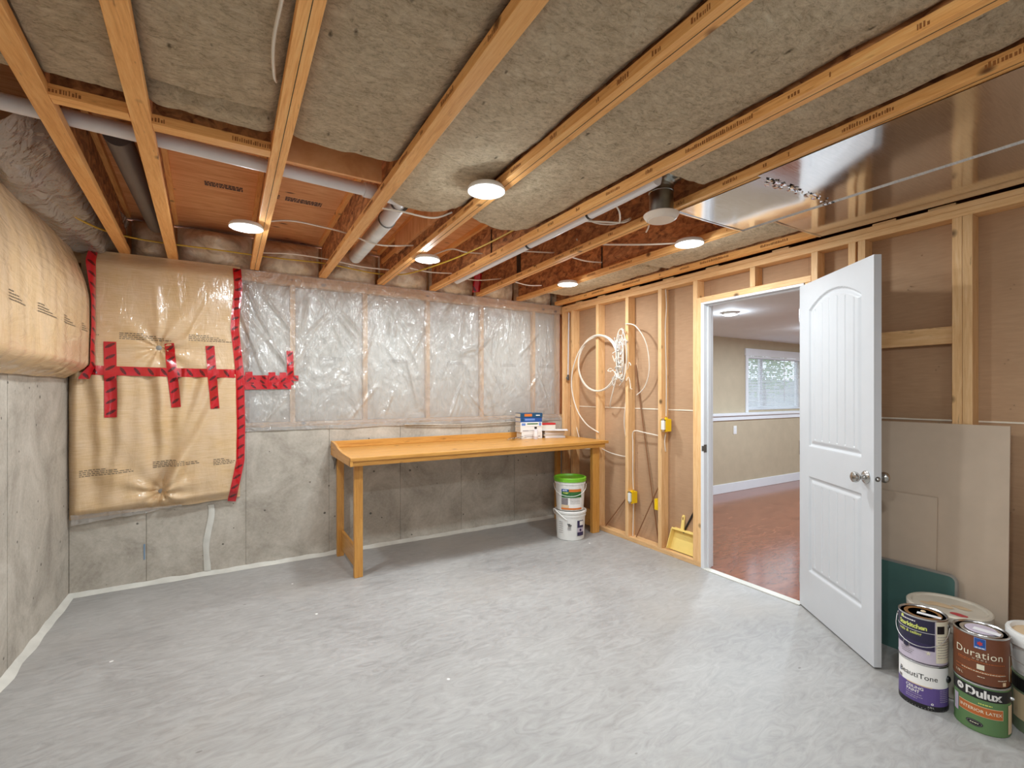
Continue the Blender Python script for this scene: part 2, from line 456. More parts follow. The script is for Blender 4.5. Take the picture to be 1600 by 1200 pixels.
def text_geo(body, size, offset=0.0, spacing=1.0, align='CENTER', shear=0.0):
    cu = bpy.data.curves.new('txt', 'FONT'); cu.body = body; cu.size = size; cu.align_x = align; cu.offset = offset
    cu.space_character = spacing; cu.shear = shear; cu.resolution_u = 3
    ob = bpy.data.objects.new('txt', cu); COL.objects.link(ob)
    dg = bpy.context.evaluated_depsgraph_get(); dg.update()
    ev = ob.evaluated_get(dg); me = ev.to_mesh()
    vs = [v.co.copy() for v in me.vertices]; fs = [tuple(p.vertices) for p in me.polygons]
    ev.to_mesh_clear(); bpy.data.objects.remove(ob); bpy.data.curves.remove(cu)
    return vs, fs
def smooth01(t): t = max(0, min(1, t)); return t * t * (3 - 2 * t)
def nz(x, y, z=0.0): return noise.noise(Vector((x, y, z)))

# ================================================================== SETTING
XL, XR, YB, YF = -0.93, 3.14, 4.19, -2.3     # left concrete face, stud face, back concrete face, wall behind the camera
CONC_H = 1.085
fl = struct(box('floor', 'floor', None, -1.15, 3.165, YF - .12, 4.45, -.12, 0), 'worn light grey painted concrete floor of the unfinished room')

# back wall: cast panels below, stud wall above
wb = struct(box('wall_back', 'concrete', None, -1.15, 3.25, YB + .006, 4.42, 0, CONC_H - .004), 'grey poured concrete back wall with framed upper part')
edges = [-.93, -.52, .094, .706, 1.318, 1.924, 2.53, 3.235]
for a, b in zip(edges[:-1], edges[1:]):
    box('concrete_panel', 'concrete', wb, a + .0022, b - .0022, YB + random.uniform(0, .0025), YB + .05, .0, CONC_H, bevel=.0015)
YS = 4.245                                   # front of the upper studs
box('sheathing', 'ply', wb, -1.15, 3.25, 4.375, 4.39, CONC_H, 2.62)
box('sill_plate', 'stud_x', wb, -.95, 3.22, YS - .012, 4.37, CONC_H, CONC_H + .038)
for x in (-.15, .432, 1.02, 1.605, 2.18, 2.81, 3.13): box('stud', 'stud_z', wb, x - .019, x + .019, YS, 4.37, CONC_H + .038, 2.24)
box('top_plate', 'stud_x', wb, -.95, 3.22, YS - .03, 4.37, 2.24, 2.28); box('top_plate', 'stud_x', wb, -.95, 3.22, YS - .03, 4.37, 2.281, 2.32)

wl = struct(box('wall_left', 'concrete', None, -1.15, XL - .006, YF, 4.42, 0, 2.62), 'grey poured concrete left wall')
ed = [4.19, 3.815, 3.2, 2.6, 1.99, 1.38, .77, .16, -.45, -1.06, -1.67, YF]
for b, a in zip(ed[:-1], ed[1:]):
    box('concrete_panel', 'concrete', wl, XL - .05, XL - random.uniform(0, .002), a + .0022, b - .0022, 0, 2.25, bevel=.0015)
struct(box('wall_front', 'white_paint', None, -1.15, 3.25, YF - .12, YF, 0, 2.62), 'unseen wall behind the camera, painted white to bounce light')  # out of view; white chosen to send more bounced light back

def cove(name, a, b, nrm):
    a = Vector(a); b = Vector(b); L = (b - a).length; n = int(L / .05); m = MB(); nrm = Vector(nrm)
    vs = []
    for i in range(n + 1):
        p = a.lerp(b, i / n); w = .034 + .012 * nz(i * .31, nrm.x * 5, 3) ; h = .026 + .010 * nz(i * .43, 7, nrm.y)
        vs += [p + Vector((0, 0, h)), p + nrm * w * .45 + Vector((0, 0, h * .45)), p + nrm * w + Vector((0, 0, .001)), p]
    fs = [(i * 4 + k, i * 4 + k + 1, i * 4 + k + 5, i * 4 + k + 4) for i in range(n) for k in range(3)]
    return struct(m.add(vs, fs).build(name, 'sealant', smooth=True), 'pale sealant bead along the foot of the concrete wall')
cove('trim_1', (XL, YB, 0), (3.1, YB, 0), (0, -1, 0))
cove('trim_2', (XL, YF, 0), (XL, YB, 0), (1, 0, 0))

# right wall: drywall back, studs, plates
XD = 3.229
wr = struct(empty('wall_right', (XR, 1, 0)), 'bare stud partition backed by the brown paper of drywall')
DO0, DO1, DOH = 1.615, 2.385, 2.062          # rough door opening
def dry(y0, y1, z0, z1): box('drywall_sheet', 'drywall', wr, XD, XD + .0125, y0, y1, z0, z1)
dry(DO1 - .02, 4.186, .005, 1.213); dry(DO1 - .02, 4.186, 1.219, 2.31); box('end_board', 'ply', wr, XD + .02, XD + .03, 4.05, 4.374, 1.09, 2.62); dry(DO0 + .02, DO1 - .021, DOH, 2.31)  # the ply board is added to stop outside light leaking in at the corner
dry(YF, DO0 + .019, .005, 1.213); dry(YF, DO0 + .019, 1.219, 2.31)
for y0, y1 in ((DO1, 4.2), (YF, DO0)):
    m = MB(); n = int((y1 - y0) / .04)
    vs = []
    for i in range(n + 1):
        y = y0 + (y1 - y0) * i / n
        for dz in (-1, 1): vs += [(XD + .001, y, 1.216 + dz * (.005 + .003 * nz(y * 9, dz))), (XD - .004 - .002 * nz(y * 14, 2), y, 1.216 + dz * .003)]
    fs = [f for i in range(n) for o in (i * 4,) for f in ((o, o + 1, o + 5, o + 4), (o + 1, o + 3, o + 7, o + 5), (o + 3, o + 2, o + 6, o + 7))]
    m.add(vs, fs).build('joint_compound', 'mud', wr)
def stud(y, z0=.038, z1=2.245, x1=XD - .001): return box('stud', 'stud_z', wr, XR, x1, y - .038, y, z0, z1, bevel=.002)
box('sole_plate', 'stud_y', wr, XR, XD - .001, DO1 - .001, 4.185, 0, .038, bevel=.002)
box('sole_plate', 'stud_y', wr, XR, XD - .001, YF + .01, DO0, 0, .038, bevel=.002)
box('top_plate', 'stud_y', wr, XR, XD + .01, YF + .01, 4.185, 2.245, 2.2825, bevel=.002)
box('top_plate', 'stud_y', wr, XR + .004, XD + .01, YF + .01, 4.185, 2.2835, 2.313, bevel=.002)
for y in (4.18, 4.02, 3.617, 3.206, 2.817, .902, .863, .455, .05, -.36, -.77, -1.18, -1.6, -2.0): stud(y)
stud(DO1 + .076); stud(DO1 + .038, z1=DOH + .042); stud(DO0 - .038); stud(DO0, z1=DOH)
stud(1.37); stud(1.32); 
box('header', 'stud_y', wr, XR, XD - .001, DO0 - .037, DO1 + .0, DOH + .002, DOH + .042, bevel=.002)
for y in (1.985,): box('cripple_stud', 'stud_z', wr, XR, XD - .001, y - .038, y, DOH + .043, 2.244, bevel=.002)
box('blocking', 'stud_y', wr, XR + .045, XR + .083, .904, 1.28, 1.615, 1.704, bevel=.002)
for y, z in ((.98, 1.50), (.98, 1.20), (1.10, 1.95), (.70, 1.88), (.72, 1.52), (.70, 1.30), (.71, 1.02), (.70, .80)):
    for dy, dz in ((0, 0), (.012, -.018)):
        MB().lathe([(.0035, 0), (.0025, .008), (.0, .014)], n=6, mat=Matrix.Translation((XD, y + dy, z + dz)) @ Matrix.Rotation(R(-90), 4, 'Y')).build('screw_tip', 'steel', wr)
for i, y in enumerate([3.9, 3.55, 3.1, 2.72, 2.3, 1.78, 1.2, .95, .5, .1]):
    box('shim', 'stud_y', wr, XR + .008, XR + .06, y - .06, y + .05, 2.3135, 2.3245)

# ceiling: subfloor, I-joists, blocking
JB, JT = 2.325, 2.625
ce = struct(box('ceiling', 'ply', None, -1.15, 9.3, YF - .1, 4.42, JT, JT + .02), 'open joist ceiling under an orange plywood subfloor')
JOISTS = [(-.53, -.635), (-.265, -.363), (.168, .154), (.645, .655), (1.095, 1.14), (1.62, 1.63), (2.03, 2.115), (2.59, 2.59), (3.085, 3.085)]   # x at y=1.85 and at y=4.15
def jx(i, y): a, b = JOISTS[i]; return a + (b - a) * (y - 1.85) / 2.3
Y0J, Y1J = YF + .01, 4.20
for i in range(len(JOISTS)):
    j = empty('joist', (jx(i, 1), 1, JB), ce)
    a, b = Vector((jx(i, Y0J), Y0J, 0)), Vector((jx(i, Y1J), Y1J, 0))
    Z = lambda z: Vector((0, 0, z))
    MB().bar(a + Z(JB + .019), b + Z(JB + .019), .060, .038).build('bottom_flange', 'joist_y', j, bevel=.0015)
    if i in (2, 4, 5, 6, 7):
        MB().bar(a + Z(JB - .0003), b + Z(JB - .0003), .0022, .0012).build('lamination_seam', 'lam_seam', COL.objects[-1])
    MB().bar(a + Z(JT - .0195), b + Z(JT - .0195), .060, .037).build('top_flange', 'joist_y', j)
    MB().bar(a + Z((JB + JT) / 2), b + Z((JB + JT) / 2), .011, JT - JB - .07).build('web', 'osb', j)
def flange_print(par, p0, p1, nrm, seed):
    rg_ = random.Random(seed); m = MB(); p0, p1, nrm = Vector(p0), Vector(p1), Vector(nrm); L = (p1 - p0).length; t = 0; d = (p1 - p0) / L
    while t < L:
        if rg_.random() < .12: t += rg_.uniform(.05, .25)
        w = rg_.uniform(.003, .007); h = rg_.uniform(.010, .018)
        m.add([p0 + d * t + nrm * .0004 + Vector((0, 0, z)) for z in (.010, .010 + h)] + [p0 + d * (t + w) + nrm * .0004 + Vector((0, 0, z)) for z in (.010 + h, .010)], [(0, 1, 2, 3)]); t += w + rg_.uniform(.002, .005)
    m.build('printed_text', 'joist_ink', par)
fl_ = [o for o in COL.objects if o.name.startswith('bottom_flange')]
for i, sd in ((4, -1), (5, -1), (6, -1), (7, -1), (8, -1), (3, -1)):
    flange_print(fl_[i], (jx(i, .2) + sd * .0302, .2, JB), (jx(i, 3.9) + sd * .0302, 3.9, JB), (sd, 0, 0), i)
for i, y in ((0, 2.10), (1, 2.135)):       # I-joist blocking between the first joists
    j = empty('joist_blocking', (jx(i, y), y, JB), ce)
    x0, x1 = jx(i, y) + .031, jx(i + 1, y) - .031
    MB().bar((x0, y, JB + .019), (x1, y, JB + .019), .056, .038).build('bottom_flange', 'joist_x', j, bevel=.0015); flange_print(COL.objects[-1], (x0, y - .0282, JB), (x1, y - .0282, JB), (0, -1, 0), 40 + i)
    MB().bar((x0, y, JB + .16), (x1, y, JB + .16), .011, .243).build('web', 'osb', j)
box('blocking_board', 'ply', ce, jx(2, 2.25) + .031, jx(3, 2.25) - .031, 2.245, 2.265, 2.365, JT - .001)
box('web_stiffener', 'joist_y', ce, jx(4, 3) + .006, jx(4, 3) + .03, 2.5, 4.1, JB + .16, JB + .20)
box('web_stiffener', 'ply', ce, jx(4, 3) - .028, jx(4, 3) - .007, 2.5, 3.6, JB + .12, JT - .04)
for x, y in ((jx(6, 3.37) - .009, 3.37), (jx(5, 3.0) - .009, 3.0), (jx(7, 2.9) - .009, 2.9)):   # dark marks where webs join
    w = .03 if y == 3.37 else .006
    box('web_joint', 'black', ce, x - .002, x + .002, y - w, y + w, JB + .05, JB + .22)
# plywood grade stamps on the subfloor
def stampmarks(x0, x1, y, rows, rng):
    m = MB()
    for r_, (dy, hh) in enumerate(rows):
        x = x0
        while x < x1:
            w = rng.uniform(.006, .022); m.box(x, min(x + w, x1), y + dy, y + dy + hh, JT - .0012, JT - .0006); x += w + rng.uniform(.002, .006)
    return m
rg = random.Random(3)
for x0, x1 in ((-.14, .06), (.30, .52), (.215, .265)):
    o = stampmarks(x0, x1, 3.34, [(0, .016), (.021, .006), (.031, .012), (.048, .020)], rg).build('printed_stamp', 'stamp_ink', ce)

# sheet-metal joist panning
def sheet(name, x0, x1, y0, y1, label):
    def fn(u, v):
        x = x0 + (x1 - x0) * u; y = y0 + (y1 - y0) * v
        return (x, y, JB - .0045 - .0025 * math.sin(PI * u) - .0012 * nz(x * 4, y * 3))
    m = MB().grid(fn, 16, max(8, int((y1 - y0) * 14)))
    n0 = len(m.v); m.grid(lambda u, v: Vector(fn(u, v)) + Vector((0, 0, .0012)), 16, max(8, int((y1 - y0) * 14)))
    o = tag(m.build(name, 'sheet_metal'), label, 'sheet metal', 'sheet metal joist covers')
    return o
s1 = sheet('metal_panel', 2.03, 2.60, 1.222, 1.685, 'short bright sheet metal panel between ceiling joists above the door')
box('folded_edge', 'sheet_metal', s1, 2.04, 2.60, 1.684, 1.693, JB - .010, JB - .001)
s2 = sheet('metal_panel', 2.0, 2.60, YF + .05, 1.228, 'long sheet metal ceiling panel beside the wide wooden joist, top right corner')
s3 = sheet('metal_panel', 2.60, 3.11, YF + .05, 1.50, 'long sheet metal ceiling panel running beside the top of the stud wall')
box('folded_edge', 'sheet_metal', s3, 2.61, 3.10, 1.499, 1.507, JB - .009, JB - .001)
box('seam_rib', 'sheet_metal', s3, 2.596, 2.6000, YF + .05, 1.69, JB - .0105, JB - .003)
m = MB()
rg = random.Random(5)
for k in range(60):
    t = rg.random(); x = 2.06 + .53 * t; y = 1.224 + rg.gauss(0, .014); a = rg.random() * 6; q = rg.uniform(.006, .02); z = JB - .009 - rg.random() * .004
    m.add([(x + q * math.cos(a + b), y + q * math.sin(a + b) * .6, z + rg.uniform(-.004, .004)) for b in (0, 1.6, 3.1, 4.6)], [(0, 1, 2, 3)])
o = tag(m.build('foil_tape', 'sheet_metal'), 'crumpled foil tape over the seam of the two sheet metal panels', 'tape')

# mineral wool batts between joists
def batt(i, y0, y1, label, end=None, sag=0.0, seed=0, x1=None):
    zb = JB + .046
    def fn(u, v):
        y = y0 + (y1 - y0) * v
        if end: y += end(u) * smooth01((y - (y1 - .5)) / .5)
        xa, xb = jx(i, y) + .012, (jx(i + 1, y) if x1 is None else x1) - .012
        x = xa + (xb - xa) * u
        e = min(u, 1 - u); ev = min(v, 1 - v) * (y1 - y0)
        z = zb - sag * math.sin(PI * u) + .045 * (1 - smooth01(ev / .05)) + .02 * (1 - smooth01(e / .10))
        z += .009 * nz(x * 5 + seed, y * 5) + .005 * nz(x * 17, y * 17 + seed) + .003 * nz(x * 40, y * 40)
        return Vector((x, y, z))
    nv = max(10, int((y1 - y0) * 40))
    m = MB().grid(fn, 24, nv)
    w = 25; top = JB + .16; b0 = len(m.v)
    ring = [i_ for i_ in range(w)] + [j * w + w - 1 for j in range(1, nv + 1)] + [nv * w + i_ for i_ in range(w - 2, -1, -1)] + [j * w for j in range(nv - 1, 0, -1)]
    m.add([(m.v[r_].x, m.v[r_].y, top) for r_ in ring], []); k = len(ring)
    m.f += [(ring[a], ring[(a + 1) % k], b0 + (a + 1) % k, b0 + a) for a in range(k)] + [tuple(b0 + a for a in range(k))]
    o = m.build('insulation_batt', 'wool', smooth=True)
    return tag(o, label, 'insulation', 'mineral wool batts between the ceiling joists')
bay = ['between the leftmost two joists', 'left of the doubled joist, before the white pipe', 'in the third bay from the left, ending at a bare board', 'with a rounded end above the white round duct',
       'in the fifth bay, reaching just past the nearest disc light', 'in the sixth bay, ending at the round air vent']
batt(0, YF + .05, 2.07, 'brown mineral wool batt ' + bay[0], seed=1)
batt(1, YF + .05, 1.94, 'long brown mineral wool batt ' + bay[1], seed=2, sag=.005)
batt(1, 1.955, 2.10, 'short strip of mineral wool in front of the blocking with stamped side', seed=3)
batt(2, YF + .05, 2.08, 'brown mineral wool batt ' + bay[2], seed=4, sag=.008)
batt(3, YF + .05, 2.40, 'brown mineral wool batt ' + bay[3], end=lambda u: .13 * math.sin(PI * min(1, u * 1.1)) ** .7 if u < .9 else .03, seed=5, sag=.012)
batt(4, YF + .05, 2.38, 'brown mineral wool batt ' + bay[4], end=lambda u: .18 * math.sin(PI * (.08 + .75 * u)), seed=6, sag=.012)
batt(5, YF + .05, 1.53, 'brown mineral wool batt ' + bay[5], seed=7, sag=.006)
batt(7, 1.45, 2.66, 'brown mineral wool batt beside the stud wall, in front of the door header', seed=8, sag=.01)
batt(7, 2.67, 3.92, 'brown mineral wool batt beside the stud wall, nearest the back wall', seed=9, sag=.01)
# bay at the far left between wall and first joist
def leftbatt():
    m = MB().box(-.92, jx(0, 1.5) - .02, .9, 2.05, JB + .05, JB + .17)
    return tag(m.build('insulation_batt', 'wool'), 'mineral wool batt in the corner bay above the left wall blanket', 'insulation', 'mineral wool batts between the ceiling joists')
leftbatt()

# rim insulation lumps at the back wall, one per bay
xs = [XL] + [jx(i, 4.15) for i in range(9)] + [3.24]
rim_lbl = ['over the left corner', 'between the two leftmost joists', 'left of the leftmost disc light', 'right of the leftmost disc light', 'under the round white duct', 'behind the middle disc light', 'left of the red rim patch', 'right of the red rim patch', 'behind the far right disc light', 'in the right corner']
for i in range(10):
    a, b = xs[i] + .012, xs[i + 1] - .012
    if b - a < .08: continue
    def fn(u, v, a=a, b=b, i=i):
        x = a + (b - a) * u; z = 2.322 + .285 * v
        bul = (math.sin(PI * u) ** .5) * (math.sin(PI * (.12 + .86 * v)) ** .6)
        y = 4.33 - .165 * bul - .045 * nz(x * 6, z * 7, i * 3.1) * bul - .018 * nz(x * 15, z * 15, i) * bul
        if i == 2 and v > .4: y -= .09 * math.exp(-((u - .5) / .28) ** 2 - ((v - .68) / .2) ** 2)
        return Vector((x, y, z))
    o = MB().grid(fn, 22, 16).build('rim_insulation', 'rim')
    tag(o, 'lumpy plastic wrapped insulation on the rim joist, ' + rim_lbl[i], 'insulation', 'wrapped rim insulation in the joist ends')
# red patch taped on the rim
o = MB().grid(lambda u, v: Vector((2.0 + .085 * u, 4.10 - .05 * v + .01 * math.sin(7 * u), 2.335 + .17 * v + .01 * u)), 6, 6, (.08, .16)).build('red_patch', 'tape')
tag(o, 'dark red tape patch tucked between two joists at the rim', 'tape')

# ================================================================== POLY WALL, BATTS, BLANKETS
xs = [.10, .432, 1.02, 1.605, 2.18, 2.81, 3.13]
lb = ['narrow white insulation batt beside the red vertical tape', 'white insulation batt right of the red tape end', 'white insulation batt third from the red tape', 'white insulation batt fourth from the red tape', 'white insulation batt above the stack of books', 'narrow white insulation batt in the right corner']
for i in range(6):
    a, b = xs[i] + .021, xs[i + 1] - .021
    def fn(u, v, a=a, b=b, i=i):
        x = a + (b - a) * u; z = CONC_H + .04 + (2.238 - CONC_H - .04) * v
        e = smooth01(min(u, 1 - u) * (b - a) / .05) * smooth01(min(v, 1 - v) / .05)
        return Vector((x, 4.285 - .028 * e - .010 * nz(x * 4, z * 3, i) * e, z))
    tag(MB().grid(fn, 16, 26).build('insulation_batt', 'white_batt'), lb[i], 'insulation', 'white batts behind the clear plastic sheet')
    if i:
        rg = random.Random(i); m = MB(); cx_ = (a + b) / 2
        for r_ in range(3):
            x = cx_ - .09
            while x < cx_ + .09:
                w = rg.uniform(.008, .02); m.box(x, x + w, 4.2515, 4.2525, 1.66 - r_ * .012, 1.666 - r_ * .012); x += w + .006
        m.build('printed_text', 'pale_print', COL.objects[-1])

rgf = random.Random(11)
FOLDS = []
for k in range(34):
    x = rgf.uniform(.1, 3.0); z = rgf.uniform(1.2, 2.2); a = rgf.choice([1.0, 1.2, 1.9, 2.1, 1.6]) + rgf.uniform(-.2, .2); L = rgf.uniform(.08, .30)
    FOLDS.append((x, z, math.cos(a), math.sin(a), L, rgf.uniform(.008, .018), rgf.uniform(.009, .018)))
for x, z, a, L in ((.20, 1.95, 2.0, .3), (.27, 1.75, 2.2, .3), (.32, 2.0, 2.2, .2), (.14, 1.75, 1.9, .35), (.9, 1.95, 2.3, .16), (.86, 1.9, 2.2, .15), (.78, 1.85, 2.0, .12), (2.05, 1.80, .5, .14), (2.15, 1.82, .9, .12), (2.02, 1.78, .15, .12), (2.22, 1.88, .75, .14), (1.22, 1.98, 1.6, .10), (1.28, 1.95, 1.5, .09), (2.33, 1.9, 1.45, .16), (.52, 2.0, 1.35, .16)):
    FOLDS.append((x, z, math.cos(a), math.sin(a), L, .020, .013))
def polyY(x, z):
    y = 4.207 - .006 * nz(x * 3, z * 3, 4) - .004 * nz(x * 9, z * 5, 1)
    for fx, fz, c, s_, L, amp, w in FOLDS:
        dx, dz = x - fx, z - fz; t = dx * c + dz * s_
        if abs(t) < L: d = dx * -s_ + dz * c; y -= amp * math.exp(-(d / w) ** 2) * (1 - (t / L) ** 2)
    return y
def polyfn(u, v):
    x = .03 + 3.10 * u; z = 1.062 + 1.262 * v
    zz = z + (.012 * nz(x * 3, 0, 2) if v < .03 else 0)
    y = polyY(x, z)
    if z < 1.11: y = min(y, 4.182 - .006 * nz(x * 8, z * 8))
    return Vector((x, y, zz))
tag(MB().grid(polyfn, 500, 200).build('plastic_sheet', 'poly'), 'clear wrinkled plastic vapour barrier over the upper back wall', 'plastic sheet')

TU = (-.443, 1.68); TL_ = (-.432, .66)
def tuft(x, z, c, depth, rad, wr_, n, ph):
    dx, dz = x - c[0], z - c[1]; d = math.hypot(dx, dz); th = math.atan2(dz, dx)
    return -depth * math.exp(-(d / rad) ** 2) - wr_ * math.cos(n * th + ph + 1.5 * nz(th, 2)) * math.exp(-d / .22) * smooth01(d / .06)
def hU(x, z):
    ex = smooth01((x + .87) / .10) * smooth01((.06 - x) / .05); ez = smooth01((2.335 - z) / .12)
    h = .010 + .085 * ex ** .6 * (.25 + .75 * ez) + .012 * nz(x * 2.2, z * 2.2, 9) + .004 * nz(x * 10, z * 4, 2)
    h += tuft(x, z, TU, .055, .07, .016, 9, .4)
    h += .010 * math.exp(-((x + .44 + .1 * (z - 1.9)) / .018) ** 2) * smooth01((z - 1.72) / .1) * smooth01((2.2 - z) / .2)
    h += .008 * math.exp(-((x + .28 - .45 * (z - 1.75)) / .015) ** 2) * smooth01((z - 1.7) / .1) * smooth01((2.1 - z) / .2)
    return h * .9
def hL(x, z):
    zb = .515 + .045 * (x + .92)
    ex = smooth01((x + .93) / .06) * smooth01((.06 - x) / .04); ez = smooth01((z - zb) / .07)
    h = .010 + .080 * ex ** .6 * (.15 + .85 * ez) + .012 * nz(x * 2.5, z * 1.6, 5)
    for fx, sl, am in ((-.80, .05, .030), (-.66, -.06, .026), (-.46, .03, .038), (-.30, -.14, .036), (-.18, -.28, .036), (-.06, -.42, .034)):
        h += am * math.sin((x - fx - sl * (1.5 - z) + .02 * nz(z * 6, fx)) * 30) * math.exp(-((x - fx - sl * (1.5 - z)) / .06) ** 2) * smooth01((z - .55) / .2)
    h += tuft(x, z, TL_, .055, .06, .018, 8, 1.0)
    h += .006 * nz(x * 16, z * 5, 8)
    return h * .9
def hB(x, z):
    if abs(z - 1.5) < .05: return max(hU(x, max(z, 1.486)), hL(x, min(z, 1.499)))
    return hU(x, z) if z > 1.5 else hL(x, z)
YW = 4.188
bk = thing('insulation_blanket', (-.4, YW, 1.48), 'upper plastic faced yellow insulation blanket with a pinched centre on the back wall', 'insulation blanket', 'faced insulation blankets')
def fU(u, v):
    z = 1.485 + .84 * v; x = -.865 + (.915 + .005) * u
    return Vector((x, YW - max(.004, hU(x, z)), z))
def closed_sheet(fn, nu, nv, uvs, yback=None, xback=None):
    m = MB().grid(fn, nu, nv, uvs); w = nu + 1
    ring = list(range(w)) + [j * w + w - 1 for j in range(1, nv + 1)] + [nv * w + i for i in range(w - 2, -1, -1)] + [j * w for j in range(nv - 1, 0, -1)]
    b0 = len(m.v); k = len(ring)
    m.add([((xback if xback is not None else m.v[r].x), (yback if yback is not None else m.v[r].y), m.v[r].z) for r in ring], [], [m.uv[r] for r in ring])
    m.f += [(ring[a], ring[(a + 1) % k], b0 + (a + 1) % k, b0 + a) for a in range(k)]
    return m
closed_sheet(fU, 110, 100, (.92, .84), yback=YW).build('facing', 'blanket', bk)
bl = thing('insulation_blanket', (-.42, YW, .51), 'lower plastic faced yellow insulation blanket hanging over the concrete back wall', 'insulation blanket', 'faced insulation blankets')
def fL(u, v):
    x = -.925 + .98 * u
    zb = .515 + .045 * (x + .92) + .008 * nz(x * 6, 1); z = zb + (1.50 - zb) * v
    return Vector((x, YW - max(.004, hL(x, z)), z))
closed_sheet(fL, 110, 110, (.98, .99), yback=YW).build('facing', 'blanket', bl)
m = MB().grid(lambda u, v: Vector((-.91 + .60 * u, YW - .03 - .02 * v + .01 * nz(u * 9, v * 3), .555 - (1 - v) * (.075 * (1 - .8 * u) + .012 * nz(u * 7, 3)))), 30, 6)
m.build('loose_hem', 'poly', bl)
for par, c, h in ((bk, TU, hU), (bl, TL_, hL)):
    MB().lathe([(.0, .0), (.016, .001), (.017, .004), (.007, .006), (.0, .006)], n=20, mat=Matrix.Translation((c[0], YW - max(.012, h(*c)) - .002, c[1])) @ Matrix.Rotation(R(90), 4, 'X')).build('washer', 'board_edge', par)
def lb_h(y, z):
    ez = smooth01((z - 1.455) / .10) ** .6 * (1 - smooth01((z - 1.95) / .42)) ** .6
    ey = smooth01((4.10 - y) / .07)
    return max(.004, (.020 + .115 * ez) * (.3 + .7 * ey) + (.014 * nz(y * 2.2, z * 2, 3) + .006 * nz(y * 11, z * 2.2, 6)) * ez)
lf = thing('insulation_blanket', (XL, 3, 1.46), 'plastic faced yellow insulation blanket bulging from the left concrete wall', 'insulation blanket', 'faced insulation blankets')
def fLeft(u, v):
    y = 1.2 + 2.89 * u; z = 1.455 + .865 * v + .012 * nz(y * 3, 4) * (1 - v)
    return Vector((XL + lb_h(y, z), y, z))
mm = closed_sheet(fLeft, 190, 70, (2.93, .86), xback=XL + .001); mm.uv = [(b, a) for a, b in mm.uv]
mm.build('facing', 'blanket', lf)
# tiny printed warnings (illegible rows) on the facings
def prints(parent, rows, pos, seed, slope=0.0, mat='grey_ink'):
    rg = random.Random(seed); m = MB()
    for (s0, s1, z) in rows:
        s_ = s0
        while s_ < s1:
            w = rg.uniform(.008, .026); e = min(s_ + w, s1); zz = z + slope * (s_ - s0)
            q = [pos(s_, zz), pos(e, zz), pos(e, zz + .0055), pos(s_, zz + .0055)]
            m.add(q, [(0, 1, 2, 3)]); s_ += w + .005
    m.build('printed_text', mat, parent)
pU = lambda x, z: Vector((x, YW - max(.004, hB(x, z)) - .0016, z))
for k, (a, b, z) in enumerate(((-.655, -.37, 1.765), (-.265, -.0, 1.775), (-.855, -.76, 1.745))):
    prints(bk, [(a, a + (b - a) * f, z - .0125 * r_) for r_, f in enumerate((.45, .7, .85, 1.0))] if k < 2 else [(a, b, z)], pU, k)
for k, (a, b, z) in enumerate(((-.86, -.58, .842), (-.475, -.20, .872), (-.115, .03, .866))):
    prints(bl, [(a, a + (b - a) * f, z - .0125 * r_) for r_, f in enumerate((.5, .7, .95, 1.0))], pU, 10 + k, .06)
pL = lambda y, z: Vector((XL + lb_h(y, z) + .0016, y, z))
for k, (a, b) in enumerate(((3.86, 3.98), (3.50, 3.72), (3.10, 3.36), (2.75, 2.95))):
    prints(lf, [(a, a + (b - a) * f, 1.79 - .0125 * r_) for r_, f in enumerate((.3, .55, .75, 1.0))], pL, 20 + k)

# red tape strips following the surfaces
def strip(name, pts, w, pos, label, n=None, group='red tape strips on the insulation'):
    pts = [Vector((p[0], p[1], 0)) for p in pts]; L = [0]
    for a, b in zip(pts, pts[1:]): L.append(L[-1] + (b - a).length)
    n = n or max(4, int(L[-1] / .02)); rg = random.Random(len(label))
    def P(t):
        t *= L[-1]
        for k in range(len(pts) - 1):
            if t <= L[k + 1] + 1e-9: return pts[k].lerp(pts[k + 1], (t - L[k]) / max(1e-9, L[k + 1] - L[k]))
        return pts[-1]
    vs, uv, fs = [], [], []
    for i in range(n + 1):
        t = i / n; p = P(t); d = (P(min(1, t + .01)) - P(max(0, t - .01))).normalized(); q = Vector((-d.y, d.x, 0))
        for j in range(5):
            o = (j / 4 - .5) * w; c = p + q * o
            vs.append(pos(c.x, c.y)); uv.append((t * L[-1] + .013 * len(label), j / 4 * .06))
    fs = [(i * 5 + j, i * 5 + j + 1, (i + 1) * 5 + j + 1, (i + 1) * 5 + j) for i in range(n) for j in range(4)]
    m = MB().add(vs, fs, uv); m.smooth = True
    return tag(m.build(name, 'tape'), label, 'tape', group)
offs = [0.0032]
def pT(x, z): return Vector((x, YW - max(.006, hB(x, z)) - offs[0], z))
strip('red_tape', [(-.835, 1.512), (-.4, 1.506), (.055, 1.505)], .062, pT, 'long horizontal red tape joining the upper and lower blankets')
offs[0] = .0048
strip('red_tape', [(-.702, 1.705), (-.699, 1.195)], .066, pT, 'vertical red tape strip leftmost of the three crossing the seam')
strip('red_tape', [(-.381, 1.712), (-.340, 1.258)], .058, pT, 'vertical red tape strip in the middle of the three crossing the seam')
strip('red_tape', [(-.137, 1.706), (-.105, 1.245)], .056, pT, 'vertical red tape strip rightmost of the three crossing the seam')
def pEdge(x, z): return Vector((x, min(YW - max(.006, hB(min(x, .045), z)) - .005, polyY(x, z) - .03 if x > .03 else 9) - .004 * nz(x * 30, z * 20), z))
strip('red_tape', [(.035, 2.31), (.045, 2.15), (.03, 2.0), (.02, 1.85), (.055, 1.5), (.062, 1.1), (.058, .85), (.03, .70), (.0, .535)], .055, pEdge, 'long wavy vertical red tape along the right edge of the blankets')
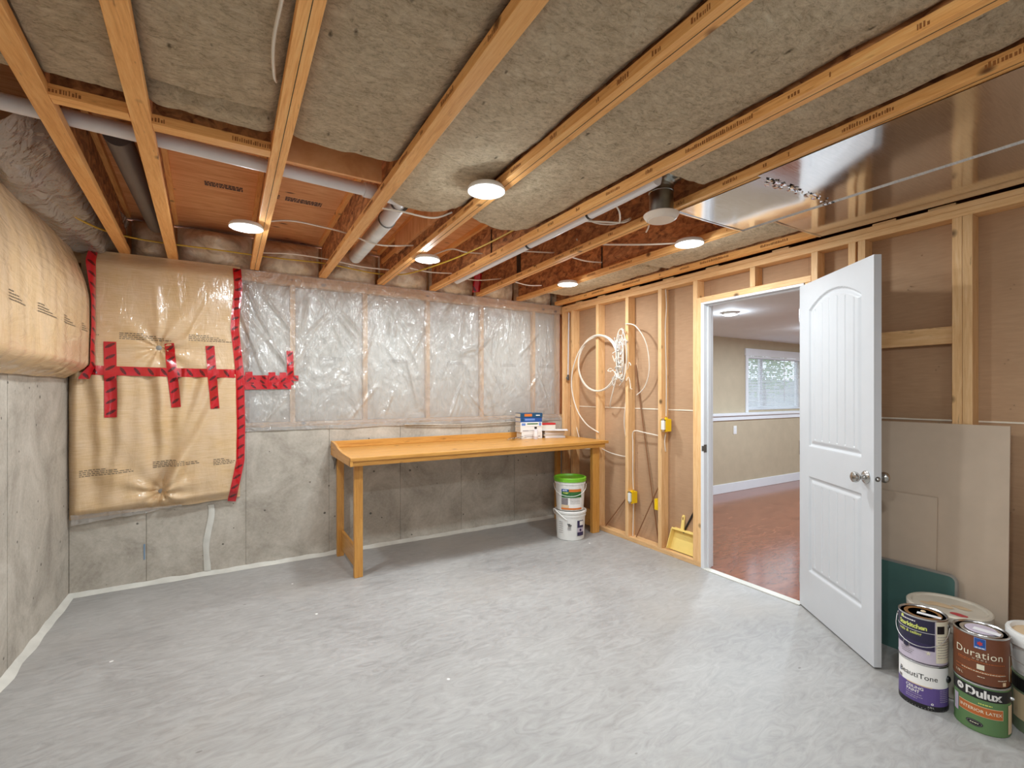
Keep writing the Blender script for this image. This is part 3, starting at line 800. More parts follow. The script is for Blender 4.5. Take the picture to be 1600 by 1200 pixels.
def corner(u, v):
    z = 1.452 + .875 * v; w = .004 * nz(z * 7, 3)
    A = Vector((XL + lb_h(4.03, z) + .006, 4.035, z)); B = Vector((-.775 + w, YW - hU(-.775, max(z, 1.49)) - .008, z))
    if v < .1: B.x -= .03 * (1 - v / .1)
    if (A - B).length > .058: A = B + (A - B).normalized() * .058
    return A.lerp(B, u) + Vector((.012, -.012, 0)) * math.sin(PI * u) * .5
tag(MB().grid(corner, 6, 60, (.06, .875)).build('red_tape', 'tape'), 'vertical red tape sealing the corner between the two walls', 'tape', 'red tape strips on the insulation')
MBT = bpy.data.objects[COL.objects[-1].name]
for l_ in MBT.data.uv_layers[0].data: l_.uv = (l_.uv[1], l_.uv[0])
pP = lambda x, z: Vector((x, polyY(x, z) - .004, z))
for k, z in enumerate((1.478, 1.446, 1.412)):
    def pk(x, zz, k=k): return Vector((x, polyY(x, zz) - .0075 - .0012 * k, zz))
    strip('red_tape', [(.07, z - .004), (.25, z), (.455 + .015 * (k == 0) - .02 * k, z + .002)], .044, pk, ['upper', 'middle', 'lower'][k] + ' of the three overlapping red tapes on the clear sheet')
def pk2(x, zz): return Vector((x, polyY(x, zz) - .0125, zz))
strip('red_tape', [(.405, 1.70), (.410, 1.50)], .050, pk2, 'short vertical red tape standing on the overlapping tapes')
for x, nm in ((.115, 'first'), (.275, 'second'), (.355, 'third')):
    strip('red_tape', [(x, 1.525), (x + .004, 1.44)], .05, pk2, nm + ' short red tape tab from the left above the overlapping tapes')
o = MB().grid(lambda u, v: Vector((-.84 + .25 * 0 + .06 * u, 3.05 + .16 * v, 2.30 + .13 * u + .02 * v)), 6, 6, (.06, .16)).build('red_tape', 'tape')
tag(o, 'red tape on the plastic above the left wall blanket', 'tape')
# draped plastic in the top left corner
def drp(u, v):
    y = 2.45 + 1.7 * u; x = XL + .02 + .30 * v + .03 * nz(y * 4, v * 3); z = 2.30 + .24 * v - .09 * math.sin(PI * v) + .03 * nz(y * 5, v * 5, 7)
    return Vector((x, y, z))
tag(MB().grid(drp, 60, 20).build('plastic_sheet', 'poly_dull'), 'dusty plastic draped above the left wall blanket up to the first joist', 'plastic sheet')

# ================================================================== PIPES, DUCTS, CABLES IN THE CEILING
def pipe(name, pts, r, mat, label, cat='pipe', n=16, group=None):
    return tag(MB().tube(pts, r, n).build(name, mat), label, cat, group)
pp = thing('drain_pipe', (0, 2.40, 2.37), 'white plastic drain pipe crossing the left joists', 'pipe')
MB().tube([(-.9, 2.37, 2.405), (.68, 2.455, 2.400)], .030, 18).build('pipe_run', 'pvc', pp)
MB().tube(catmull([(.60, 2.45, 2.40), (.70, 2.46, 2.40), (.775, 2.50, 2.405), (.80, 2.58, 2.41)], 5), .035, 18).build('elbow', 'pvc', pp)
MB().tube([(.58, 2.449, 2.40), (.62, 2.452, 2.40)], .037, 18).build('coupling', 'pvc', pp)
dd = thing('round_duct', (.83, 3.2, 2.37), 'pale round duct running between the third and fourth joists toward the back wall', 'duct')
MB().tube([(.80, 2.56, 2.415), (.815, 2.86, 2.42)], .047, 22).build('duct_section', 'pvc', dd)
MB().tube([(.815, 2.84, 2.42), (.835, 3.80, 2.43)], .051, 22).build('duct_section', 'duct', dd)
MB().tube([(.8145, 2.845, 2.42), (.815, 2.86, 2.42)], .0535, 22).build('clamp', 'dark_metal', dd)
MB().tube([(.800, 2.555, 2.415), (.8005, 2.565, 2.415)], .051, 22).build('clamp', 'dark_metal', dd)
pipe('drain_pipe', [(-.415, 2.55, 2.45), (-.425, 3.86, 2.465)], .05, 'abs', 'thick dark grey pipe running along the second joist on the left', n=22)
pipe('vent_pipe', catmull([(1.712, 3.82, 2.355), (1.706, 2.8, 2.353), (1.70, 1.64, 2.352), (1.70, 1.56, 2.37), (1.70, 1.52, 2.43)], 6), .030, 'pvc', 'thin white pipe strapped along the joist left of the round air vent')
for y in (2.0, 2.62):
    tag(MB().tube([(1.7035, y, 2.3525), (1.7038, y + .018, 2.3525)], .0325, 16).build('pipe_strap', 'black'), 'black strap around the thin white pipe, ' + ('nearer the air vent' if y < 2.3 else 'nearer the back wall'), 'strap')
va = thing('air_vent', (1.885, 1.67, 2.24), 'round white exhaust vent on a short metal duct below the joists', 'air vent')
MB().lathe([(.0, .0), (.064, .0), (.067, .003), (.069, .008), (.070, .0035), (.076, .008), (.088, .026), (.088, .031), (.066, .040), (.060, .040)], (1.885, 1.67, 2.24), 48).build('cover', 'vent_plastic', va)
MB().lathe([(.060, .036), (.060, .140), (.0625, .142), (.0625, .150), (.060, .152)], (1.885, 1.67, 2.24), 36).build('duct', 'dark_duct', va)
for k in range(5):
    a0, a1 = R(k * 20), R(k * 20 + 20); q = lambda a: (1.885 + .02 * (1 - math.cos(a)), 1.67 - .085 * (1 - math.cos(a)), 2.395 + .085 * math.sin(a))
    MB().tube([q(a0), q(a1)], [.060, .057], 30).build('elbow_section', 'dark_duct', va)
MB().tube([(1.90, 1.585, 2.475), (1.93, 1.40, 2.478)], .052, 30).build('duct', 'dark_duct', va)

def cable(pts, r, mat, label, k=8): return tag(MB().tube(catmull(pts, k), r, 6).build('cable', mat), label, 'cable', 'loose cables')
cable([(-.90, 2.9, 2.40), (-.75, 3.55, 2.35), (-.55, 3.95, 2.385), (-.1, 4.03, 2.40), (.3, 4.02, 2.395), (.65, 4.03, 2.405), (1.0, 4.05, 2.385), (1.16, 4.06, 2.39)], .0055, 'cable_yellow', 'yellow cable strung along the back of the joists on the left')
cable([(1.17, 3.98, 2.375), (1.28, 3.80, 2.36), (1.45, 3.35, 2.385), (1.55, 2.85, 2.41), (1.59, 2.45, 2.43)], .0055, 'cable_yellow', 'yellow cable curving up behind the middle disc light')
cable([(.13, 3.1, 2.35), (.30, 3.12, 2.40), (.5, 3.15, 2.405), (.65, 3.18, 2.40), (.85, 3.2, 2.365), (1.10, 3.2, 2.40)], .0052, 'cable_white', 'white cable from the left disc light across to the next joists')
cable([(.18, 3.85, 2.375), (.40, 3.84, 2.395), (.65, 3.84, 2.39), (.9, 3.86, 2.375), (1.12, 3.86, 2.38)], .0052, 'cable_white', 'white cable just in front of the wrapped rim insulation')
cable([(.66, 2.56, 2.365), (.80, 2.53, 2.358), (.98, 2.52, 2.354), (1.09, 2.50, 2.40)], .005, 'cable_white', 'short white cable crossing beneath the end of the white duct')
cable([(1.22, 3.16, 2.335), (1.36, 3.14, 2.40), (1.48, 3.15, 2.40), (1.62, 3.15, 2.41)], .005, 'cable_white', 'thin white cable from the middle disc light')
cable([(1.24, 3.70, 2.375), (1.42, 3.72, 2.37), (1.62, 3.72, 2.385)], .005, 'cable_white', 'thin white cable under the curved yellow cable')
cable([(1.64, 2.85, 2.36), (1.80, 2.84, 2.375), (2.03, 2.84, 2.40), (2.10, 2.84, 2.41), (2.35, 2.85, 2.39), (2.58, 2.9, 2.42)], .005, 'cable_white', 'white cable crossing past the dark web mark')
cable([(1.66, 3.75, 2.37), (1.85, 3.72, 2.355), (2.07, 3.70, 2.39), (2.12, 3.70, 2.40), (2.38, 3.72, 2.375), (2.55, 3.72, 2.39)], .005, 'cable_white', 'white cable sagging in front of the red rim patch')
cable([(1.72, 2.12, 2.35), (1.78, 2.03, 2.33), (1.92, 1.98, 2.335), (2.0, 2.0, 2.38), (1.92, 2.06, 2.35), (1.78, 2.08, 2.345), (1.70, 2.04, 2.38)], .005, 'cable_white', 'white cable loop hanging left of the round air vent')
cable([(1.72, 1.86, 2.375), (1.78, 1.87, 2.345), (1.84, 1.92, 2.33), (1.93, 2.02, 2.345), (2.0, 2.1, 2.40)], .005, 'cable_white', 'white cable drooping beside the round air vent')
cable([(2.04, 2.55, 2.42), (2.12, 2.54, 2.40), (2.35, 2.32, 2.37), (2.5, 2.1, 2.345), (2.49, 2.0, 2.335)], .006, 'cable_white', 'white cable running toward the disc light above the door')
cable([(2.16, 2.0, 2.44), (2.17, 2.02, 2.37), (2.18, 2.05, 2.345)], .005, 'cable_white', 'cable end hanging down below the round air vent')
cable([(.115, .9, 2.40), (.112, 1.25, 2.36), (.10, 1.45, 2.335), (.112, 1.62, 2.345), (.125, 1.70, 2.37)], .005, 'cable_white', 'white cable clipped beside the third joist at the top of the view')

# disc lights
def disc_light(x, y, label, col=LAMP_COL, zl=2.300, group='round ceiling disc lights', w=LAMP_W, r=.088, h=JB):
    t = thing('disc_light', (x, y, zl), label, 'ceiling light', group)
    MB().lathe([(r * .89, .0015), (r * .98, .0005), (r, .004), (r, .012), (r * .9, .0245), (r * .3, .0245)], (x, y, zl), 40).build('trim_ring', 'white_plastic', t)
    MB().lathe([(0, -.006), (r * .4, -.0055), (r * .7, -.003), (r * .86, .0005), (r * .885, .006)], (x, y, zl - .0015), 36).build('lens', 'lens', t)
    if h > zl + .03: MB().lathe([(.05, .0245), (.05, h + .05 - zl)], (x, y, zl), 20).build('junction_box', 'dark_metal', t)
    L = bpy.data.lights.new('disc_light_glow', 'AREA'); L.shape = 'DISK'; L.size = r * 1.6; L.energy = w * .95; L.color = col
    lo = bpy.data.objects.new('disc_light_glow', L); COL.objects.link(lo); lo.parent = t; lo.location = (0, 0, -.012)
    L2 = bpy.data.lights.new('ceiling_fill_light', 'POINT'); L2.shadow_soft_size = .03; L2.energy = w * .16; L2.color = col      # point light added below the lens to brighten the ceiling
    lo = bpy.data.objects.new('ceiling_fill_light', L2); COL.objects.link(lo); lo.parent = t; lo.location = (0, 0, -.045)
    return t
disc_light(.072, 3.082, 'lit round disc light above the red taped blanket, leftmost')
disc_light(1.023, 1.947, 'largest lit round disc light, nearest the camera in the ceiling middle')
disc_light(1.193, 3.168, 'lit round disc light over the workbench, in front of the clear sheet')
disc_light(2.488, 1.977, 'lit round disc light beside the round vent, in front of the door')
disc_light(2.508, 3.256, 'small lit round disc light nearest the right back corner')
for x, y, nm in ((.07, .30, 'left'), (1.05, .25, 'right'), (.5, -1.2, 'rear')):
    disc_light(x, y, 'lit round disc light out of view above the camera, ' + nm)

# ================================================================== WORKBENCH
bn = thing('workbench', (1.9, 3.8, 0), 'long varnished pine workbench against the concrete back wall', 'workbench')
BZ, BX0, BX1, BY0, BY1 = .90, .715, 3.115, 3.415, 4.165
nb = 4
for k in range(nb):
    y0 = BY0 + .012 + (BY1 - BY0 - .012) * k / nb; y1 = BY0 + .012 + (BY1 - BY0 - .012) * (k + 1) / nb
    box('top_board', 'bench_x', bn, BX0 + .02, BX1, y0 + .0006, y1 - .0006, BZ - .022, BZ, bevel=.002)
box('front_apron', 'bench_x', bn, BX0, BX1 - .02, BY0 + .014, BY0 + .034, BZ - .062, BZ - .0225, bevel=.002)
box('front_lip', 'bench_x', bn, BX0, BX1 + .012, BY0, BY0 + .0125, BZ - .026, BZ + .001, bevel=.003)
prof = [(BY0 + .001, BZ - .062), (BY1 + .004, BZ - .062), (BY1 + .004, BZ + .058), (BY1 - .06, BZ + .057), (BY1 - .16, BZ + .048), (BY1 - .26, BZ + .030), (BY1 - .36, BZ + .014), (BY1 - .48, BZ + .006), (BY0 + .001, BZ + .002)]
MB().prism(prof, Matrix(((0, 0, 1, 0), (1, 0, 0, 0), (0, 1, 0, 0), (0, 0, 0, 1))), BX0, BX0 + .0195).build('end_board', 'bench_y', bn, bevel=.002)
box('back_rail', 'bench_x', bn, BX0 + .02, BX1 - .05, BY1 - .016, BY1 + .003, BZ + .0005, BZ + .056, bevel=.002)
for x in (BX0 + .055, BX1 - .11): box('bearer', 'bench_y', bn, x, x + .038, BY0 + .045, BY1 - .02, BZ - .062, BZ - .0225, bevel=.002)
def leg(x, y, w=.062, d=.040): box('leg', 'bench_z', bn, x, x + w, y, y + d, 0, BZ - .0625, bevel=.003)
leg(.772, 3.545); leg(.752, 4.09, .055); leg(3.0, 3.50, .085, .04); leg(3.0, 4.09, .055)
box('end_stretcher', 'bench_y', bn, .785, .805, 3.586, 4.089, .06, .215, bevel=.002)
box('end_stretcher', 'bench_y', bn, 3.02, 3.04, 3.541, 4.089, .06, .215, bevel=.002)
MB().prism([(0, 0), (.10, 0), (0, -.12)], Matrix(((0, 0, 1, .74), (-1, 0, 0, 4.165), (0, 1, 0, BZ - .063), (0, 0, 0, 1))), 0, .004).build('bracket', 'dark_metal', bn)

# ---- things on the bench
def rotm(x, y, z, a): return Matrix.Translation((x, y, z)) @ Matrix.Rotation(a, 4, 'Z')
def book(z, th, L, D, ang, px, py, cover, label, marks=(), softcover=False):
    T = rotm(px, py, z, ang); t = thing('book', (px, py, z), label, 'book', 'books and papers on the workbench')
    c = .003
    sp_ = MB().box(0, L, 0, .004, 0, th, T).build('spine', cover, t, bevel=.001)
    MB().box(0, L, .004, D, 0, c, T).build('cover', cover, t); MB().box(0, L, .004, D, th - c, th, T).build('cover', cover, t)
    MB().box(.004, L - .004, .0045, D - .004, c + .0004, th - c - .0004, T).build('pages', 'page', t)
    for (a, b, z0, z1, mt) in marks:
        MB().box(L * a, L * b, -.0008, -.0001, th * z0, th * z1, T).build('spine_print', mt, sp_)
    return t
BA = R(-10); bx, by = 2.47, 3.97
z = BZ + .0006
seq = [(.052, .225, .15, 'lbl_white', 0, .012, 'thick white book at the bottom of the stack', [(.12, .62, .25, .33, 'lbl_grey'), (.12, .55, .5, .56, 'lbl_grey'), (.8, .9, .3, .4, 'lbl_grey')]),
       (.042, .235, .15, 'lbl_white', .02, 0, 'white book second from the bottom of the stack', [(.1, .35, .2, .32, 'lbl_grey'), (.3, .65, .22, .30, 'lbl_grey')]),
       (.036, .235, .15, 'lbl_white', .0, 0, 'white book with green title in the middle of the stack', [(.05, .22, .25, .8, 'lbl_sky'), (.3, .8, .5, .75, 'lbl_darkgreen'), (.85, .96, .2, .9, 'lbl_sky')]),
       (.036, .235, .15, 'lbl_blue', .01, 0, 'blue book second from the top of the stack', [(.03, .15, .2, .85, 'lbl_teal'), (.2, .66, .35, .75, 'lbl_sky')]),
       (.034, .24, .15, 'lbl_teal', -.01, -.002, 'dark blue book with orange title on top of the stack', [(.18, .52, .25, .85, 'lbl_orange'), (.7, .88, .4, .6, 'lbl_white')])]
for th, L, D, cov, da, dx, lbl, mk in seq:
    th *= 1.27
    book(z, th, L, D, BA + da, bx + dx, by, cov, lbl, mk); z += th + .0006
# folders lying to the left of the stack are the page ends; papers to the right
px, py = 2.735, 3.925; z = BZ + .0006
rgp = random.Random(2)
for k in range(5):
    th = (.020, .016, .014, .012, .010)[k]
    T = rotm(px + rgp.uniform(-.006, .006), py + rgp.uniform(-.006, .006), z, R(-14 + rgp.uniform(-4, 4)))
    o = tag(MB().box(0, .215, 0, .17, 0, th, T).build('paper_pile', 'paper' if k % 2 == 0 else 'page', bevel=.001), ['bottom bundle', 'second bundle from the bottom', 'middle bundle', 'fourth bundle from the bottom', 'top bundle'][k] + ' of loose papers right of the books', 'papers', 'books and papers on the workbench')
    z += th + .0006
T = rotm(px - .04, py + .01, z + .003, R(-34)) @ Matrix.Rotation(R(0), 4, 'Y')
tag(MB().box(0, .27, .0, .18, 0, .004, T).build('paper_sheet', 'paper'), 'white sheets lying askew on the loose papers', 'papers', 'books and papers on the workbench')
T = rotm(px - .02, py + .05, z + .0085, R(-16))
rb = thing('book', (px, py, z), 'red covered book at the back of the loose papers', 'book', 'books and papers on the workbench')
MB().box(0, .16, 0, .08, 0, .048, T).build('pages', 'page', rb); MB().box(-.002, .162, -.003, .082, .0485, .066, T).build('cover', 'red_cover', rb, bevel=.002)
bt = thing('bottle', (2.60, 3.895, BZ), 'small clear bottle with a black cap standing before the books', 'bottle')
MB().lathe([(.021, .0006), (.022, .004), (.022, .082), (.019, .092), (.010, .098), (.010, .104)], (2.60, 3.895, BZ), 24).build('body', 'clear_bottle', bt)
MB().lathe([(.0235, .030), (.0235, .034), (.0228, .078), (.0222, .078)], (2.60, 3.895, BZ), 24).build('label_band', 'paper', bt)
MB().lathe([(.013, .1045), (.013, .122), (.011, .124), (0, .124)], (2.60, 3.895, BZ), 20).build('cap', 'black', bt)
kb = thing('key_bunch', (2.37, 3.93, BZ), 'small bunch of keys and clips left of the books', 'keys')
rgk = random.Random(4)
for k in range(7):
    x, y = 2.31 + .024 * k, 3.94 + rgk.uniform(-.03, .02); a = rgk.uniform(-1, 1)
    T = rotm(x, y, BZ + .0075 + .005 * (k % 3), a) @ Matrix.Rotation(R(-14 + 4 * (k % 4)), 4, 'Y')
    m = MB().box(0, .045, -.004, .004, .004, .009, T); m.lathe([(.004, .003), (.013, .003), (.013, .009), (.004, .009)], n=12, mat=T @ Matrix.Translation((-.010, 0, 0)))
    m.build('key', 'dark_metal' if k % 2 else 'steel', kb, smooth=False)

# ================================================================== CANS AND BUCKETS
BODY = {}
def sub(p): return BODY.get(p.name, p)
def face_ang(c): return math.atan2(-c[1], -c[0])
def wrap_text(parent, c, r, ang, zc, body, size, mat, name='lettering', shift=0.0, **kw):
    vs, fs = text_geo(body, size, **kw); m = MB()
    pv = []
    for v in vs:
        a = ang + (v.x + shift) / r
        pv.append((c[0] + (r + .0012) * math.cos(a), c[1] + (r + .0012) * math.sin(a), c[2] + zc + v.y))
    return m.add(pv, fs).build(name, mat, sub(parent))
def wrap_rows(parent, c, r, ang, rows, mat, seed, th=.0032, name='small_print'):
    rg = random.Random(seed); m = MB()
    for s0, s1, z in rows:
        s_ = s0
        while s_ < s1:
            w = rg.uniform(.003, .010); e = min(s_ + w, s1); m.cylpatch(c, r + .0008, ang + s_ / r, ang + e / r, z, z + th, n=1); s_ += w + .0018
    m.build(name, mat, sub(parent))
def patch(parent, c, r, ang, s0, s1, z0, z1, mat, name='label_panel', lift=0.0):
    n = max(2, int(abs(s1 - s0) / r / .12))
    return MB().cylpatch(c, r + .0004 + lift, ang + s0 / r, ang + s1 / r, z0, z1, n=n).build(name, mat, sub(parent))
def bail(parent, c, r, ang, zear, drop, mat='bail', lift=.006, rr=.0016):
    # wire handle hanging at the front from two ears at +-90 degrees
    pts = []
    for k in range(21):
        t = k / 20; a = ang - PI / 2 + PI * t; f = math.sin(PI * t)
        rad = r + lift + .010 * f
        pts.append((c[0] + rad * math.cos(a), c[1] + rad * math.sin(a), c[2] + zear - drop * f ** .8))
    MB().tube(pts, rr, 6).build('bail_handle', mat, parent)
    for s_ in (-1, 1):
        a = ang + s_ * PI / 2
        MB().lathe([(.011, 0), (.010, .004), (.004, .007), (0, .007)], n=14, mat=Matrix.Translation((c[0] + r * math.cos(a), c[1] + r * math.sin(a), c[2] + zear)) @ Matrix.Rotation(a, 4, 'Z') @ Matrix.Rotation(R(90), 4, 'Y')).build('handle_ear', 'black' if mat != 'bail' else 'dark_metal', parent)
RC = .083
def can(c, label, body='lbl_white', lid='steel', h=.194, group='stacked paint cans by the door'):
    t = thing('paint_can', c, label, 'paint can', group)
    MB().lathe([(RC - .002, .0), (RC + .0005, .001), (RC + .001, .005), (RC, .007), (RC, h - .008), (RC - .001, h - .006)], c, 48).build('body', body, t); BODY[t.name] = COL.objects[-1]
    MB().lathe([(RC + .0006, h - .008), (RC + .0025, h - .005), (RC + .0022, h - .001), (RC - .001, h), (RC - .004, h - .002), (RC - .006, h - .007)], c, 48).build('rim', 'steel', t)
    MB().lathe([(RC - .006, h - .006), (RC - .010, h - .009), (RC - .016, h - .009), (RC - .019, h - .004), (RC - .026, h - .004), (RC - .032, h - .006), (0, h - .006)], c, 44).build('lid', lid, t); BODY[t.name + 'L'] = COL.objects[-1]
    return t
H1 = .195
cP = (2.632, .853, 0.0); aP = face_ang(cP)
t = can(cP, 'purple and white paint can on the floor, left stack')
patch(t, cP, RC, aP, -.12, .115, .022, .098, 'lbl_purple'); patch(t, cP, RC, aP, -.13, .13, .0005, .0218, 'lbl_black')
patch(t, cP, RC, aP, -.058, .03, .096, .100, 'lbl_tan', lift=.0004)
wrap_text(t, cP, RC, aP, .128, 'BeautiTone', .031, 'ink', shift=-.022)
wrap_text(t, cP, RC, aP, .078, 'CEILING', .017, 'lbl_white', shift=-.030, offset=.0004); wrap_text(t, cP, RC, aP, .062, 'PAINT', .017, 'lbl_white', shift=-.036, offset=.0004)
wrap_rows(t, cP, RC, aP, [(-.062, -.005, .054), (-.062, .0, .044), (-.062, -.02, .036)], 'lbl_lilac', 1, .002)
wrap_rows(t, cP, RC, aP, [(.058, .10, z_) for z_ in (.09, .082, .074, .066, .058, .05, .042)], 'lbl_lilac', 2, .0018)
wrap_text(t, cP, RC, aP, .012, '3.70 L', .009, 'lbl_white', shift=.025); wrap_text(t, cP, RC, aP, .026, 'o', .018, 'lbl_white', shift=.03, offset=.0006)
wrap_text(t, cP, RC, aP, .125, 'b', .022, 'lbl_blue', shift=-.092); patch(t, cP, RC, aP, -.10, -.083, .10, .112, 'lbl_grey')
MB().lathe([(.014, 0), (.013, .006), (.006, .010), (0, .010)], n=16, mat=Matrix.Translation((cP[0] + RC * math.cos(aP + 1.25), cP[1] + RC * math.sin(aP + 1.25), .135)) @ Matrix.Rotation(aP + 1.25, 4, 'Z') @ Matrix.Rotation(R(90), 4, 'Y')).build('handle_ear', 'black', t)
cT = (cP[0] + .003, cP[1] + .002, H1 + .0005); aT = face_ang(cT)
t = can(cT, 'navy and lilac paint can with a rusty lid, top of the left stack', 'lbl_lilac', 'lid_brown')
patch(t, cT, RC, aT, -.125, .040, .085, .186, 'lbl_navy'); patch(t, cT, RC, aT, -.125, .040, .058, .0848, 'lbl_violet'); patch(t, cT, RC, aT, .044, .125, .010, .186, 'lbl_cream')
wrap_text(t, cT, RC, aT, .143, 'Starkitchen', .026, 'lbl_lime', shift=-.040, offset=.0008, spacing=.92); wrap_text(t, cT, RC, aT, .117, 'walls & ceiling', .016, 'lbl_lime', shift=-.050, offset=.0003)
wrap_rows(t, cT, RC, aT, [(-.085, -.025, .170)], 'lbl_white', 31, .005)
patch(t, cT, RC, aT, -.125, .040, .132, .1335, 'lbl_white', 'label_rule', .0006); patch(t, cT, RC, aT, .048, .080, .135, .168, 'lbl_black', lift=.0006)
wrap_rows(t, cT, RC, aT, [(-.085, -.03, .042), (-.085, -.035, .034), (-.08, -.04, .026)], 'lbl_grey', 3, .0025); wrap_rows(t, cT, RC, aT, [(.05, .11, .12 - .011 * k) for k in range(9)], 'lbl_grey', 4, .002)
def star(c, r, ang, s0, z0, R1, parent, mat, npt=5, f=.45):
    m = MB(); vs = [(c[0] + (r + .0014) * math.cos(ang + s0 / r), c[1] + (r + .0014) * math.sin(ang + s0 / r), c[2] + z0)]
    for k in range(npt * 2):
        q = R1 * (1 if k % 2 == 0 else f); b = PI / 2 + PI * k / npt; a = ang + (s0 + q * math.cos(b)) / r
        vs.append((c[0] + (r + .0014) * math.cos(a), c[1] + (r + .0014) * math.sin(a), c[2] + z0 + q * math.sin(b)))
    return m.add(vs, [(0, 1 + k, 1 + (k + 1) % (npt * 2)) for k in range(npt * 2)]).build('label_emblem', mat, sub(parent))
star(cT, RC, aT, .018, .048, .010, t, 'lbl_cream'); star(cT, RC, aT, -.060, .062, .016, t, 'lbl_grey', 8, .92); star(cT, RC, aT, -.060, .062, .012, t, 'lbl_navy', 8, .92); star(cT, RC, aT, -.078, .178, .007, t, 'lbl_lime', 10, .95)
bail(t, cT, RC, aT - .2, .160, .085)
MB().box(-.035, .045, -.012, .010, 0, .0012, rotm(cT[0] - .012, cT[1] - .02, cT[2] + .190, aT + 1.45)).build('paint_smear', 'paper', BODY[t.name + 'L'])
MB().lathe([(.010, 0), (.008, .003), (0, .004)], (cT[0] + .02, cT[1] + .005, cT[2] + .188), 10).build('paint_blob', 'lbl_tan', BODY[t.name + 'L'])

cD = (2.650, .668, 0.0); aD = face_ang(cD)
t = can(cD, 'green paint can with a black brand band on the floor, right stack', 'lbl_green')
patch(t, cD, RC, aD, -.13, .13, .135, .180, 'lbl_black'); wrap_text(t, cD, RC, aD, .143, 'Dulux', .044, 'lbl_white', shift=.004, offset=.0016)
star(cD, RC, aD, -.070, .160, .014, t, 'lbl_white', 12, .95); star(cD, RC, aD, -.070, .160, .010, t, 'lbl_grey', 3, .7)
patch(t, cD, RC, aD, -.075, .066, .068, .108, 'lbl_tan', lift=.0002); patch(t, cD, RC, aD, -.073, .064, .070, .106, 'lbl_rust', lift=.0008)
for vtxt in (('INTERIOR LATEX', .017, .083),):
    wrap_text(t, cD, RC + .001, aD, vtxt[2], vtxt[0], vtxt[1], 'lbl_cream', shift=-.004, offset=.0002)
patch(t, cD, RC, aD, -.100, -.078, .05, .12, 'lbl_lilac', 'white_sticker', .0008); patch(t, cD, RC, aD, .088, .120, .012, .125, 'lbl_tan', 'white_sticker', .0008)
wrap_rows(t, cD, RC, aD, [(-.04, .03, .074)], 'lbl_cream', 6, .002); wrap_rows(t, cD, RC, aD, [(-.01, .03, .116)], 'lbl_lime', 32, .004); 
def ell(c, r, ang, s0, z0, a_, b_, mat, parent, lift):
    m = MB(); vs = [(c[0] + (r + lift) * math.cos(ang + s0 / r), c[1] + (r + lift) * math.sin(ang + s0 / r), c[2] + z0)]
    for k in range(24):
        th = 2 * PI * k / 24; a = ang + (s0 + a_ * math.cos(th)) / r; vs.append((c[0] + (r + lift) * math.cos(a), c[1] + (r + lift) * math.sin(a), c[2] + z0 + b_ * math.sin(th)))
    return m.add(vs, [(0, 1 + k, 1 + (k + 1) % 24) for k in range(24)]).build('label_emblem', mat, sub(parent))
ell(cD, RC, aD, -.022, .034, .026, .012, 'lbl_black', t, .001); ell(cD, RC, aD, -.022, .034, .023, .0095, 'lbl_grey', t, .0014); ell(cD, RC, aD, -.022, .034, .021, .008, 'lbl_black', t, .0018)
wrap_rows(t, cD, RC + .0012, aD, [(-.035, -.008, .033)], 'lbl_cream', 7, .003)
MB().lathe([(.007, 0), (.007, .006), (.004, .011), (0, .011)], n=14, mat=Matrix.Translation((cD[0] + RC * math.cos(aD + 1.35), cD[1] + RC * math.sin(aD + 1.35), .150)) @ Matrix.Rotation(aD + 1.35, 4, 'Z') @ Matrix.Rotation(R(90), 4, 'Y')).build('handle_ear', 'steel', t)
cU = (cD[0] + .001, cD[1] + .003, H1 + .0005); aU = face_ang(cU)
t = can(cU, 'brown paint can with a paint smeared silver lid, top of the right stack', 'lbl_brown')
wrap_text(t, cU, RC, aU, .104, 'Duration', .040, 'lbl_cream', shift=-.008, spacing=1.05); wrap_text(t, cU, RC, aU, .093, 'HOME', .009, 'lbl_cream', shift=-.004, spacing=2.2)
patch(t, cU, RC, aU, -.020, .014, .140, .182, 'lbl_sky'); patch(t, cU, RC, aU, -.018, .012, .148, .180, 'lbl_blue', lift=.0006); star(cU, RC + .0006, aU, -.003, .162, .010, t, 'lbl_red', 6, .6)
wrap_rows(t, cU, RC + .0004, aU, [(-.016, .010, .1425)], 'lbl_white', 33, .003)
wrap_rows(t, cU, RC, aU, [(-.075, .075, .086), (-.075, -.03, .080), (-.085, .075, .050), (-.05, .06, .043), (-.085, -.045, .036)], 'lbl_rust', 8, .0022); wrap_rows(t, cU, RC, aU, [(-.06, .08, .046), (.05, .085, .026), (-.01, .012, .028)], 'lbl_cream', 9, .0024)
patch(t, cU, RC, aU, -.012, .010, .058, .078, 'lbl_cream'); wrap_text(t, cU, RC, aU, .018, '3.78 L', .013, 'lbl_cream', shift=-.072); patch(t, cU, RC, aU, .068, .082, .006, .020, 'lbl_tan')
patch(t, cU, RC, aU, .103, .108, .02, .12, 'lbl_cream', 'label_edge'); 
MB().lathe([(0, .0), (.050, .0), (.048, .0025), (0, .003)], (cU[0] + .004, cU[1], cU[2] + .1885), 28).build('paint_smear', 'lbl_lilac', BODY[t.name + 'L'])
MB().box(-.03, .05, -.016, .014, 0, .0012, rotm(cU[0] - .008, cU[1] - .01, cU[2] + .192, aU + 1.4)).build('white_sticker', 'paper', BODY[t.name + 'L'])

